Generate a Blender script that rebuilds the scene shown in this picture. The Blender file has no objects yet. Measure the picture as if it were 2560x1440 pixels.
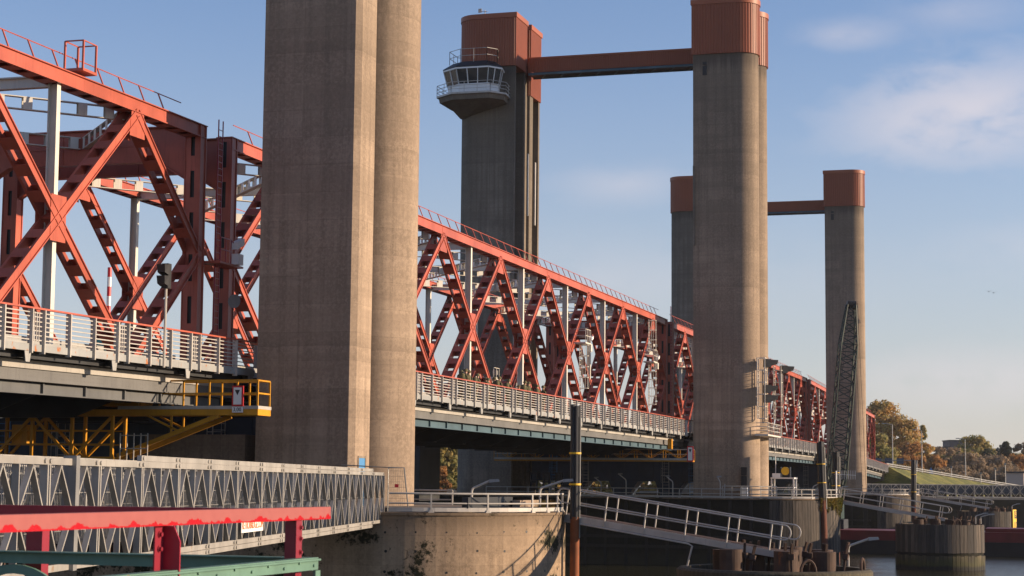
import bpy, bmesh, math, random
from mathutils import Vector, Matrix
R=math.radians; PI=math.pi; rnd=random.Random(7)
S=bpy.context.scene; COL=S.collection
# ------------------------------------------------------------------ camera
TH,PT,RL=.293225,.105409,.0096676
fw=Vector((math.cos(PT)*math.cos(TH),math.cos(PT)*math.sin(TH),math.sin(PT)))
rt=Vector((math.sin(TH),-math.cos(TH),0)); up=rt.cross(fw)
rt,up=math.cos(RL)*rt+math.sin(RL)*up, -math.sin(RL)*rt+math.cos(RL)*up
cd=bpy.data.cameras.new('camera'); cam=bpy.data.objects.new('camera',cd); COL.objects.link(cam)
m=Matrix((rt,up,-fw)).transposed().to_4x4(); m.translation=(0,0,7.8); cam.matrix_world=m
cd.sensor_width=36; cd.lens=4602.19/2560*36; cd.clip_start=.5; cd.clip_end=9000
cd.dof.use_dof=True; cd.dof.focus_distance=130; cd.dof.aperture_fstop=7
S.camera=cam
# ------------------------------------------------------------------ sun and sky
AZ,EL=R(15),R(13)          # the sun stands over the river, to the right of the camera
tosun=Vector((math.sin(AZ)*math.cos(EL),-math.cos(AZ)*math.cos(EL),math.sin(EL)))
sl=bpy.data.lights.new('sun','SUN'); sl.energy=5.0; sl.angle=R(.5); sl.color=(1,.76,.53)
so=bpy.data.objects.new('sun',sl); COL.objects.link(so); so.rotation_euler=tosun.to_track_quat('Z','Y').to_euler(); so.location=(100,-100,90)
W=bpy.data.worlds.new('World'); S.world=W; W.use_nodes=True
def world():
    nt=W.node_tree; n=nt.nodes; L=nt.links
    bg=n['Background']
    sky=n.new('ShaderNodeTexSky'); sky.sky_type='NISHITA'; sky.sun_disc=False
    sky.sun_elevation=EL; sky.sun_rotation=PI-AZ; sky.air_density=1.0; sky.dust_density=.1; sky.ozone_density=3.0
    hs=n.new('ShaderNodeVectorMath'); hs.operation='MULTIPLY'; hs.inputs[1].default_value=WB   # white balance of the camera
    L.new(sky.outputs[0],hs.inputs[0])
    tc=n.new('ShaderNodeTexCoord'); 
    def noise(scale,sc,det,off=(0,0,0)):
        mp=n.new('ShaderNodeMapping'); mp.inputs['Scale'].default_value=sc; mp.inputs['Location'].default_value=off
        no=n.new('ShaderNodeTexNoise'); no.inputs['Scale'].default_value=scale; no.inputs['Detail'].default_value=det; no.inputs['Roughness'].default_value=.55
        no.inputs['Distortion'].default_value=.3
        L.new(tc.outputs['Generated'],mp.inputs[0]); L.new(mp.outputs[0],no.inputs[0]); return no.outputs[0]
    def mth(op,a,b=None,c=None):
        q=n.new('ShaderNodeMath'); q.operation=op
        for i,v in enumerate((a,b,c)):
            if v is None: continue
            if isinstance(v,(int,float)): q.inputs[i].default_value=v
            else: L.new(v,q.inputs[i])
        q.use_clamp=False; return q.outputs[0]
    def blob(center,size):          # a soft bank of cloud round one direction of the sky
        d=n.new('ShaderNodeVectorMath'); d.operation='SUBTRACT'; L.new(tc.outputs['Generated'],d.inputs[0]); d.inputs[1].default_value=center
        s=n.new('ShaderNodeVectorMath'); s.operation='DIVIDE'; L.new(d.outputs[0],s.inputs[0]); s.inputs[1].default_value=size
        l=n.new('ShaderNodeVectorMath'); l.operation='LENGTH'; L.new(s.outputs[0],l.inputs[0])
        mr=n.new('ShaderNodeMapRange'); mr.interpolation_type='SMOOTHSTEP'; L.new(mth('ADD',l.outputs['Value'],mth('MULTIPLY',mth('SUBTRACT',mix,.5),2.6)),mr.inputs[0])
        mr.inputs[1].default_value=1.15; mr.inputs[2].default_value=.0; return mr.outputs[0]
    def dr(x,y):
        d=(fw+rt*((x-1280)/4602.)+up*((720-y)/4602.)).normalized(); return d
    n1=noise(10,(1,1,2.0),8); n2=noise(34,(1,1,2.2),7,(3,1,2))
    mix=mth('ADD',mth('MULTIPLY',n1,.65),mth('MULTIPLY',n2,.35))
    tot=None
    for (x,y),sz,k in CLOUDS:
        b=mth('MULTIPLY',blob(dr(x,y),sz),k); tot=b if tot is None else mth('ADD',tot,b)
    mr=n.new('ShaderNodeMapRange'); mr.interpolation_type='SMOOTHSTEP'; mr.inputs[1].default_value=.30; mr.inputs[2].default_value=.68; L.new(mix,mr.inputs[0])
    cl=mth('MULTIPLY',mr.outputs[0],tot); cl=mth('SUBTRACT',1.0,mth('POWER',2.718,mth('MULTIPLY',cl,-1.15)))
    # thin haze band over the horizon
    sx=n.new('ShaderNodeSeparateXYZ'); L.new(tc.outputs['Generated'],sx.inputs[0])
    hz=n.new('ShaderNodeMapRange'); hz.interpolation_type='SMOOTHSTEP'; L.new(sx.outputs[2],hz.inputs[0])
    hz.inputs[1].default_value=.29; hz.inputs[2].default_value=-.05; hz.inputs[3].default_value=0; hz.inputs[4].default_value=HZ
    mh=n.new('ShaderNodeMix'); mh.data_type='RGBA'; L.new(hz.outputs[0],mh.inputs[0]); L.new(hs.outputs[0],mh.inputs[6]); mh.inputs[7].default_value=HZC
    mx=n.new('ShaderNodeMix'); mx.data_type='RGBA'; L.new(cl,mx.inputs[0]); L.new(mh.outputs[2],mx.inputs[6]); mx.inputs[7].default_value=CLC
    L.new(mx.outputs[2],bg.inputs[0]); bg.inputs[1].default_value=SKY
SKY=.107; WB=(1.15,1.0,1.07); HZ=.72; HZC=(3.35,3.28,3.45,1); CLC=(4.9,4.5,4.7,1)
CLOUDS=[((2440,270),(.085,.085,.036),1.35),((2300,330),(.06,.06,.022),.4),((2120,88),(.034,.034,.011),.55),((2400,30),(.05,.05,.014),.35),((2440,950),(.09,.09,.022),.7),((1560,460),(.05,.05,.016),.45),((2560,620),(.06,.06,.02),.25),((1450,700),(.2,.2,.03),.3)]
world()
vs=S.view_settings; vs.view_transform='Standard'; vs.look='None'; vs.gamma=1; vs.use_curve_mapping=False; vs.exposure=0.62
# ------------------------------------------------------------------ helpers
class MB:
    def __init__(s): s.v=[]; s.f=[]; s.m=[]; s.cur=0
    def add(s,vs,fs):
        o=len(s.v); s.v+=[tuple(v) for v in vs]; s.f+=[tuple(i+o for i in f) for f in fs]; s.m+=[s.cur]*len(fs); return s
    def hexa(s,p): return s.add(p,[(3,2,1,0),(4,5,6,7),(0,1,5,4),(1,2,6,5),(2,3,7,6),(3,0,4,7)])
    def box(s,x0,x1,y0,y1,z0,z1):
        return s.hexa([(x0,y0,z0),(x1,y0,z0),(x1,y1,z0),(x0,y1,z0),(x0,y0,z1),(x1,y0,z1),(x1,y1,z1),(x0,y1,z1)])
    def beam(s,p,q,w,h,side=None):     # w across (along side), h along the third axis
        p,q=Vector(p),Vector(q); a=(q-p).normalized()
        sd=Vector(side) if side is not None else (Vector((0,0,1)).cross(a) if abs(a.z)<.99 else Vector((1,0,0)))
        sd=(sd-a*sd.dot(a)).normalized(); u=a.cross(sd)
        c=[(-1,-1),(1,-1),(1,1),(-1,1)]
        return s.hexa([p+sd*(i*w/2)+u*(j*h/2) for i,j in c]+[q+sd*(i*w/2)+u*(j*h/2) for i,j in c])
    def tube(s,pts,r,n=6,cap=True):
        pts=[Vector(p) for p in pts]; rr=r if isinstance(r,(list,tuple)) else [r]*len(pts)
        rings=[]; prev=None
        for i,p in enumerate(pts):
            a=(pts[min(i+1,len(pts)-1)]-pts[max(i-1,0)]).normalized()
            if prev is None: prev=a.orthogonal().normalized()
            prev=(prev-a*prev.dot(a)).normalized(); b=a.cross(prev)
            rings.append([p+(prev*math.cos(2*PI*k/n)+b*math.sin(2*PI*k/n))*rr[i] for k in range(n)])
        vs=[v for g in rings for v in g]; fs=[]
        for i in range(len(pts)-1):
            for k in range(n): fs.append((i*n+k,i*n+(k+1)%n,(i+1)*n+(k+1)%n,(i+1)*n+k))
        if cap: fs+=[tuple(range(n-1,-1,-1)),tuple((len(pts)-1)*n+k for k in range(n))]
        return s.add(vs,fs)
    def prism(s,poly,z0,z1,axis='z'):  # poly counter-clockwise
        n=len(poly)
        def P(a,b,c): return (a,b,c) if axis=='z' else ((a,c,b) if axis=='y' else (c,a,b))
        vs=[P(a,b,z0) for a,b in poly]+[P(a,b,z1) for a,b in poly]
        fs=[tuple(range(n-1,-1,-1)),tuple(range(n,2*n))]+[(i,(i+1)%n,n+(i+1)%n,n+i) for i in range(n)]
        return s.add(vs,fs)
    def loft(s,loops,cap=True):
        n=len(loops[0]); vs=[v for l in loops for v in l]; fs=[]
        for i in range(len(loops)-1):
            for k in range(n): fs.append((i*n+k,i*n+(k+1)%n,(i+1)*n+(k+1)%n,(i+1)*n+k))
        if cap: fs+=[tuple(range(n-1,-1,-1)),tuple((len(loops)-1)*n+k for k in range(n))]
        return s.add(vs,fs)
    def build(s,name,mat,parent=None,smooth=False,loc=None,fix=True):
        me=bpy.data.meshes.new(name); me.from_pydata(s.v,[],s.f)
        for mm in (mat if isinstance(mat,(list,tuple)) else [mat]): me.materials.append(mm)
        if any(s.m): me.polygons.foreach_set('material_index',s.m)
        if smooth: me.polygons.foreach_set('use_smooth',[True]*len(me.polygons))
        me.update()
        if fix:
            b=bmesh.new(); b.from_mesh(me); bmesh.ops.recalc_face_normals(b,faces=b.faces); b.to_mesh(me); b.free()
        if smooth:
            try: me.set_sharp_from_angle(angle=R(40))
            except Exception: pass
        o=bpy.data.objects.new(name,me); COL.objects.link(o)
        if parent is not None: o.parent=parent
        if loc is not None: o.location=loc
        return o
def tag(o,label,cat,group=None,kind=None):
    o['label']=label
    if cat: o['category']=cat
    if group: o['group']=group
    if kind: o['kind']=kind
    return o
def struct(o): o['kind']='structure'; return o
def empty(name,label,cat,loc=(0,0,0),rz=0,group=None):
    o=bpy.data.objects.new(name,None); COL.objects.link(o); o.location=loc; o.rotation_euler=(0,0,rz); o.empty_display_size=.3
    return tag(o,label,cat,group)
def dup(o,parent=None,label=None,loc=None,rz=None):
    c=o.copy(); COL.objects.link(c)
    if parent is not None: c.parent=parent
    for ch in list(o.children): dup(ch,c)
    if label: c['label']=label
    if loc is not None: c.location=loc
    if rz is not None: c.rotation_euler=(0,0,rz)
    return c
def inst(o,parent,loc,rot=None):   # one more part sharing the mesh of o
    c=o.copy(); COL.objects.link(c); c.parent=parent; c.location=loc
    if rot is not None: c.rotation_euler=rot
    return c
def arc(cx,cy,r,a0,a1,n): return [(cx+r*math.cos(R(a0+(a1-a0)*i/n)),cy+r*math.sin(R(a0+(a1-a0)*i/n))) for i in range(n+1)]
# ------------------------------------------------------------------ materials
def mk(name):
    m=bpy.data.materials.new(name); m.use_nodes=True; nt=m.node_tree; b=nt.nodes['Principled BSDF']; return m,nt,b
class NT:
    def __init__(s,nt): s.nt=nt
    def n(s,t,**k):
        q=s.nt.nodes.new('ShaderNode'+t)
        for a,v in k.items(): setattr(q,a,v)
        return q
    def l(s,a,b): s.nt.links.new(a,b)
    def co(s,scale=(1,1,1),out='Object',loc=(0,0,0)):
        t=s.n('TexCoord'); m=s.n('Mapping'); m.inputs['Scale'].default_value=scale; m.inputs['Location'].default_value=loc; s.l(t.outputs[out],m.inputs[0]); return m.outputs[0]
    def wco(s,scale=(1,1,1)):
        t=s.n('NewGeometry'); m=s.n('Mapping'); m.inputs['Scale'].default_value=scale; s.l(t.outputs['Position'],m.inputs[0]); return m.outputs[0]
    def noise(s,co,scale,det=4,rough=.55):
        q=s.n('TexNoise'); q.inputs['Scale'].default_value=scale; q.inputs['Detail'].default_value=det; q.inputs['Roughness'].default_value=rough; s.l(co,q.inputs[0]); return q.outputs[0]
    def rng(s,x,a,b,c=0,d=1,smooth=True):
        q=s.n('MapRange'); q.interpolation_type='SMOOTHSTEP' if smooth else 'LINEAR'; s.l(x,q.inputs[0])
        for i,v in zip((1,2,3,4),(a,b,c,d)): q.inputs[i].default_value=v
        return q.outputs[0]
    def mix(s,f,a,b,typ='MIX'):
        q=s.n('Mix',data_type='RGBA',blend_type=typ)
        for i,v in ((0,f),(6,a),(7,b)):
            if isinstance(v,(int,float)): q.inputs[i].default_value=v
            elif isinstance(v,tuple): q.inputs[i].default_value=(*v,1) if len(v)==3 else v
            else: s.l(v,q.inputs[i])
        return q.outputs[2]
    def math(s,op,a,b=0):
        q=s.n('Math',operation=op)
        for i,v in ((0,a),(1,b)):
            if isinstance(v,(int,float)): q.inputs[i].default_value=v
            else: s.l(v,q.inputs[i])
        return q.outputs[0]
    def bump(s,h,st,dist,b):
        q=s.n('Bump'); q.inputs['Strength'].default_value=st; q.inputs['Distance'].default_value=dist; s.l(h,q.inputs['Height']); s.l(q.outputs[0],b.inputs['Normal'])
def dk(c,k): return tuple(x*k for x in c)
def paint(name,col,rough=.45,var=.18,scale=.9,rust=0,rustcol=(.23,.075,.025),metal=0,streak=.0,rivets=False):
    m,nt,b=mk(name); T=NT(nt); co=T.wco()
    n1=T.noise(co,scale,5); n2=T.noise(T.wco((4,4,.35)),1.6,4)
    c=T.mix(T.rng(n1,.3,.7),dk(col,1-var),dk(col,1+var*.6))
    if streak: c=T.mix(T.math('MULTIPLY',T.rng(n2,.5,.75),streak),c,dk(col,.45))
    oi=T.n('ObjectInfo'); c=T.mix(T.math('MULTIPLY',oi.outputs['Random'],.30),c,dk(col,.55))
    if rust:
        r1=T.noise(T.wco((1,1,.6)),2.3,6,.65); r=T.rng(r1,.70-rust*.25,.78-rust*.25); c=T.mix(r,c,rustcol)
    if rivets:
        v=T.n('TexVoronoi'); v.inputs['Scale'].default_value=5.5; v.inputs['Randomness'].default_value=.15; T.l(co,v.inputs[0])
        d=T.rng(v.outputs['Distance'],.17,.10); c=T.mix(T.math('MULTIPLY',d,.5),c,dk(col,.4))
    T.l(c,b.inputs['Base Color']); b.inputs['Roughness'].default_value=rough; b.inputs['Metallic'].default_value=metal
    b.inputs['Specular IOR Level'].default_value=.35
    T.bump(T.noise(co,14,3),.12,.01,b)
    return m
def concrete(name,col,var=.22,moss=0,pour=1.3,dark=.5,top=0):
    m,nt,b=mk(name); T=NT(nt)
    co=T.wco(); big=T.noise(co,.09,5,.6); mid=T.noise(co,.55,6,.68); st=T.noise(T.wco((2.2,2.2,.05)),1.0,6,.65); fine=T.noise(co,5,5,.75)
    c=T.mix(T.rng(big,.33,.67),dk(col,1-var*1.3),dk(col,1+var*.7))
    c=T.mix(T.math('MULTIPLY',T.rng(mid,.46,.64),.5),c,dk(col,.58))
    c=T.mix(T.math('MULTIPLY',T.rng(st,.46,.60),.5),c,dk(col,dark))
    st2=T.noise(T.wco((.5,.5,.012)),1.0,4,.6); c=T.mix(T.math('MULTIPLY',T.rng(st2,.46,.56),.45),c,dk(col,.6))
    c=T.mix(T.math('MULTIPLY',T.rng(fine,.44,.60),.35),c,dk(col,1.3))
    f2=T.noise(co,9,3,.6); c=T.mix(T.math('MULTIPLY',T.rng(f2,.5,.68),.28),c,dk(col,.5))
    por=T.rng(T.noise(co,3.2,4,.75),.64,.72); c=T.mix(T.math('MULTIPLY',por,.5),c,dk(col,.35))
    sp=T.n('SeparateXYZ'); T.l(T.wco(),sp.inputs[0])
    z=T.math('ADD',sp.outputs[2],T.math('MULTIPLY',mid,.25)); 
    for p,k in ((pour*11,.35),(pour*1.1,.12)):
        fr=T.math('FRACT',T.math('DIVIDE',z,p)); ln=T.math('MULTIPLY',T.rng(fr,.05,0,0,1),k); c=T.mix(ln,c,dk(col,.45))
    ban=T.noise(T.wco((.03,.03,1)),.5,6,.7); c=T.mix(T.math('MULTIPLY',T.rng(ban,.46,.56),.42),c,dk(col,.66))
    sm=T.math('ADD',sp.outputs[0],sp.outputs[1]); cx_=T.n('CombineXYZ'); T.l(sm,cx_.inputs[0]); T.l(sp.outputs[2],cx_.inputs[1])
    bt=T.n('TexBrick'); T.l(cx_.outputs[0],bt.inputs[0]); bt.inputs['Scale'].default_value=1.0; bt.inputs['Brick Width'].default_value=2.7; bt.inputs['Row Height'].default_value=1.35; bt.inputs['Mortar Size'].default_value=.018; bt.inputs['Bias'].default_value=0
    bt.inputs['Color1'].default_value=(.80,.80,.80,1); bt.inputs['Color2'].default_value=(1.12,1.12,1.12,1); bt.inputs['Mortar'].default_value=(.68,.68,.68,1); bt.offset=0
    c=T.mix(.45,c,bt.outputs[0],'MULTIPLY')
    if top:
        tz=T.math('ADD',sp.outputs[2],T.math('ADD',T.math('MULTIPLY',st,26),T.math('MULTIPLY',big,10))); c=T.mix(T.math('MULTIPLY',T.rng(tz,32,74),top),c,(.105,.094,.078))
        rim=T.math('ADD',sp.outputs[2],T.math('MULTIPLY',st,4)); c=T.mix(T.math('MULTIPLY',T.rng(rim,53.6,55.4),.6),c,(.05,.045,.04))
    if moss:
        big2=T.noise(T.wco((1,1,1.5)),.42,4,.6); mo=T.math('ADD',T.math('MULTIPLY',big2,.62),T.math('MULTIPLY',T.noise(co,4.5,5,.8),.38)); c=T.mix(T.rng(mo,.575-moss*.06,.64-moss*.06),c,(.020,.021,.011))
        top=T.math('MULTIPLY',T.rng(T.math('ADD',sp.outputs[2],T.math('MULTIPLY',fine,.9)),5.9,6.7),.55); c=T.mix(top,c,dk(col,.28))
        zz=T.rng(T.math('ADD',sp.outputs[2],T.math('MULTIPLY',mid,3)),3.0,1.2); c=T.mix(T.math('MULTIPLY',zz,.6),c,(.05,.045,.03))
    T.l(c,b.inputs['Base Color']); b.inputs['Roughness'].default_value=.92; b.inputs['Specular IOR Level'].default_value=.2
    T.bump(T.math('ADD',fine,T.math('MULTIPLY',por,-.8)),.3,.03,b)
    return m
def timber(name,c0,c1,green=0):
    m,nt,b=mk(name); T=NT(nt); g=T.n('NewGeometry')
    c=T.mix(g.outputs['Random Per Island'],c0,c1)
    gr=T.noise(T.wco((9,9,.5)),1.2,5,.7); c=T.mix(T.rng(gr,.35,.7),T.mix(.55,c,(0,0,0)),c)
    sp=T.n('SeparateXYZ'); T.l(T.wco(),sp.inputs[0]); nz=T.noise(T.wco(),.8,5)
    if green:
        c=T.mix(T.math('MULTIPLY',T.rng(T.math('ADD',sp.outputs[2],T.math('MULTIPLY',nz,1.6)),1.6,.7),.9),c,(.05,.05,.012))
    c=T.mix(T.rng(T.math('ADD',sp.outputs[2],T.math('MULTIPLY',nz,.5)),.25,-.1),c,(.012,.012,.01))
    T.l(c,b.inputs['Base Color']); b.inputs['Roughness'].default_value=.85; T.bump(gr,.5,.03,b); return m
def simple(name,col,rough=.6,metal=0,emit=None):
    m,nt,b=mk(name); b.inputs['Base Color'].default_value=(*col,1); b.inputs['Roughness'].default_value=rough; b.inputs['Metallic'].default_value=metal
    return m
def leafmat(name,c0,c1,c2):
    m,nt,b=mk(name); T=NT(nt); g=T.n('NewGeometry'); oi=T.n('ObjectInfo')
    c=T.mix(g.outputs['Random Per Island'],c0,c1); n=T.noise(T.co(),.35,3); c=T.mix(T.rng(n,.42,.62),c,c2)
    T.l(c,b.inputs['Base Color']); b.inputs['Roughness'].default_value=.7; b.inputs['Specular IOR Level'].default_value=.2
    tr=T.n('BsdfTranslucent'); T.l(c,tr.inputs[0]); ms=T.n('MixShader'); ms.inputs[0].default_value=.5
    T.l(b.outputs[0],ms.inputs[1]); T.l(tr.outputs[0],ms.inputs[2]); T.l(ms.outputs[0],nt.nodes['Material Output'].inputs[0]); return m
M=dict(
 coral=paint('coral_steel_paint',(.455,.108,.068),.42,.22,.5,rust=.1,streak=.4),
 coralriv=paint('riveted_coral_steel_paint',(.455,.108,.068),.42,.22,.5,rust=.1,streak=.4,rivets=True),
 white=paint('cream_steel_paint',(.66,.63,.55),.45,.08,.6,streak=.3),
 grey=paint('grey_steel_paint',(.36,.36,.34),.5,.15,.6,streak=.35),
 fascia=paint('rust_stained_grey_paint',(.33,.34,.33),.55,.15,.5,rust=.5,rustcol=(.36,.13,.04),streak=.2),
 girder=paint('riveted_grey_steel',(.15,.15,.145),.55,.15,.6,streak=.4,rivets=True),
 flange=paint('pale_grey_flange_paint',(.40,.38,.34),.5,.15,.6,streak=.4),
 bluegrey=paint('faded_blue_steel',(.07,.125,.155),.55,.25,.3,streak=.4),
 dark=paint('dark_steel',(.035,.038,.042),.55,.3,.7),
 navy=paint('navy_steel',(.045,.068,.105),.5,.3,.5),
 asphalt=paint('asphalt',(.05,.05,.05),.9,.2,1.5),
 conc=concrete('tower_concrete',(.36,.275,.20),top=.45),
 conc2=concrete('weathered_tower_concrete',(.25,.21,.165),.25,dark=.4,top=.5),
 pierc=concrete('mossy_pier_concrete',(.39,.285,.19),.25,moss=.92,pour=.9),
 pierd=concrete('stained_shade_dark_pier_concrete',(.02,.02,.017),.4,moss=.9,pour=1.0),  # stained concrete, colour darkened further to hold the unlit wall's shade
 cap=paint('rust_brown_cladding',(.30,.088,.042),.5,.10,.3,streak=.2),
 captrim=paint('rust_brown_trim',(.34,.105,.05),.5,.10,.3),
 galv=paint('galvanised_steel',(.42,.40,.36),.42,.18,1.2,rust=.15,rustcol=(.30,.17,.08),metal=.25,streak=.35),
 galvd=paint('grey_galvanised_steel',(.26,.26,.25),.45,.2,1.2,metal=.3,streak=.3),
 alu=paint('white_railing_paint',(.49,.465,.42),.4,.12,1.5,rust=.12,rustcol=(.22,.10,.05),streak=.25),
 yellow=paint('yellow_paint',(.58,.27,.015),.45,.18,.8,rust=.1,streak=.35),
 strap=simple('yellow_strap',(.75,.45,.02),.6),
 red=paint('glossy_red_paint',(.25,.026,.042),.3,.12,2.0),
 redend=paint('dark_red_paint',(.36,.022,.04),.35,.15,2.0),
 green=paint('faded_green_paint',(.13,.25,.19),.5,.2,2.2,rust=.24,rustcol=(.30,.16,.07),streak=.3),
 rustpipe=paint('rusty_pipe',(.28,.085,.028),.75,.35,1.0,streak=.5), rustdark=paint('dark_rusty_pipe',(.14,.045,.025),.8,.35,1.0,streak=.5),
 rubber=simple('black_rubber',(.012,.012,.013),.5),
 plank=timber('grey_timber',(.16,.13,.10),(.04,.036,.033)),
 shadeplank=timber('shade_darkened_timber',(.028,.025,.02),(.012,.012,.011)),  # fender timber with the shade of the unlit pier side in its colour
 plankg=timber('wet_green_timber',(.16,.13,.07),(.05,.045,.03),1),
 greyd=paint('dull_grey_steel',(.13,.135,.135),.5,.2,.5,streak=.4),
 steelrust=paint('rust_brown_pile',(.075,.045,.032),.8,.35,1.2,rust=.35),
 glass=simple('dark_window_glass',(.01,.012,.015),.08),
 black=simple('matt_black_metal',(.012,.012,.014),.5),
 wht=simple('white_board',(.8,.8,.78),.5), redb=simple('red_board',(.55,.02,.03),.5), orange=simple('orange_letters',(.75,.16,.03),.5),
 cyan=simple('turquoise_cabinet_paint',(.07,.42,.38),.5), blue=simple('blue_door_paint',(.07,.24,.48),.4),
 craneg=paint('dark_green_crane_paint',(.02,.042,.034),.5,.25,.8),
 hullred=paint('red_hull_paint',(.16,.018,.018),.5,.3,.4,rust=.1), hulld=paint('black_hull_paint',(.015,.015,.017),.55,.4,.4),
 camo=None)
def camo():
    m,nt,b=mk('camouflage_cloth'); T=NT(nt); n=T.noise(T.co(),5,4,.6)
    c=T.mix(T.rng(n,.42,.5),(.05,.055,.022),(.12,.105,.05)); n2=T.noise(T.co(loc=(4,2,1)),6,3); c=T.mix(T.rng(n2,.58,.64),c,(.02,.022,.012))
    T.l(c,b.inputs['Base Color']); b.inputs['Roughness'].default_value=.9; return m
M['camo']=camo(); M['skin']=simple('skin',(.45,.25,.17),.6)
def window_reveal_paint(): pass
# ------------------------------------------------------------------ water and land
def water():
    m,nt,b=mk('river_water'); T=NT(nt); co=T.wco((1,1,1))
    b.inputs['Base Color'].default_value=(.030,.030,.016,1); b.inputs['Roughness'].default_value=.12; b.inputs['IOR'].default_value=1.33
    h=T.math('ADD',T.noise(T.wco((1,.6,1)),.9,5,.65),T.math('MULTIPLY',T.noise(co,.16,3),1.5)); T.bump(h,.55,.22,b)
    o=MB().box(-110,1480,-690,790,-3,-.6).build('water',m); struct(o)
water()
def grassmat():
    m,nt,b=mk('dike_grass'); T=NT(nt); n=T.noise(T.wco((1,1,1)),.16,6,.65); n2=T.noise(T.wco((1,1,3)),1.5,4)
    c=T.mix(T.rng(n,.42,.58),(.10,.115,.02),(.22,.205,.04)); c=T.mix(T.math('MULTIPLY',T.rng(n2,.4,.7),.6),c,(.09,.075,.02))
    T.l(c,b.inputs['Base Color']); b.inputs['Roughness'].default_value=.95; T.bump(n2,.8,.3,b); return m
M['grass']=grassmat(); M['soil']=paint('dark_soil',(.06,.05,.03),.9,.4,.2)
struct(MB().prism([(352,-680),(1490,-680),(1490,795),(310,795),(335,60),(344,8)],-2,5.6).build('far_bank',M['soil']))
# dike that carries the road down from the bridge, with a grass slope to the river
GB=5.4
ridge=[(416,38,12.0),(440,33.5,11.2),(470,26,9.9),(496,19,8.6),(530,8,6.9),(570,-8,5.9),(620,-30,5.5)]
def dike():
    g=MB(); r=MB()
    L1=[];L2=[];L3=[];L4=[]
    for i,(x,y,z) in enumerate(ridge):
        L1.append((x-4-(z-GB)*.5,y-(z-GB)*1.9,GB)); L2.append((x,y,z)); L3.append((x+4,y+22,z)); L4.append((x+14,y+44,GB))
    n=len(ridge)
    for A,B in ((L1,L2),(L3,L4)):
        g.add(A+B,[(i,i+1,n+i+1,n+i) for i in range(n-1)])
    g.add([L1[0],L2[0],L3[0],L4[0]],[(0,1,2,3)])
    a=[(p[0],p[1],p[2]-.005) for p in L2]; b=[(p[0],p[1],p[2]-.005) for p in L3]
    r.add(a+b,[(i,i+1,n+i+1,n+i) for i in range(n-1)])
    struct(g.build('grass_bank',M['grass'])); struct(r.build('road',M['asphalt']))
dike()
struct(MB().box(-60,9,-14,30,-1,5.2).build('near_bank',M['soil']))
# ------------------------------------------------------------------ lift towers
ZB,ZC,ZT=5.0,53.7,59.55
def dpoly(x0,x1,yin,yc,rib=0,side=-1,grow=0):
    """D-shaped plan: straight on the bridge side, half round on the river side (towards side*Y)."""
    x0-=grow; x1+=grow; r=(x1-x0)/2; xc=(x0+x1)/2
    p=[]
    yi=yin+grow*(-side)
    a=[(x0,yi)]; n=22
    a+= [(xc-r*math.cos(PI*i/n), yc+side*r*math.sin(PI*i/n)) for i in range(n+1)]
    a+=[(x1,yi)]
    if rib:   # trapezoid ribs of profiled sheet along the outline
        out=[]; acc=0
        for i in range(len(a)):
            p0=Vector(a[i]); p1=Vector(a[(i+1)%len(a)]); L=(p1-p0).length; k=max(1,round(L/rib)); d=(p1-p0)/k; nn=Vector((-d.y,d.x)).normalized()*.055*(-side)*-1
            for j in range(k):
                q=p0+d*j; out+=[tuple(q),tuple(q+d*.4),tuple(q+d*.5+nn),tuple(q+d*.9+nn)]
        a=out
    return a
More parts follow.
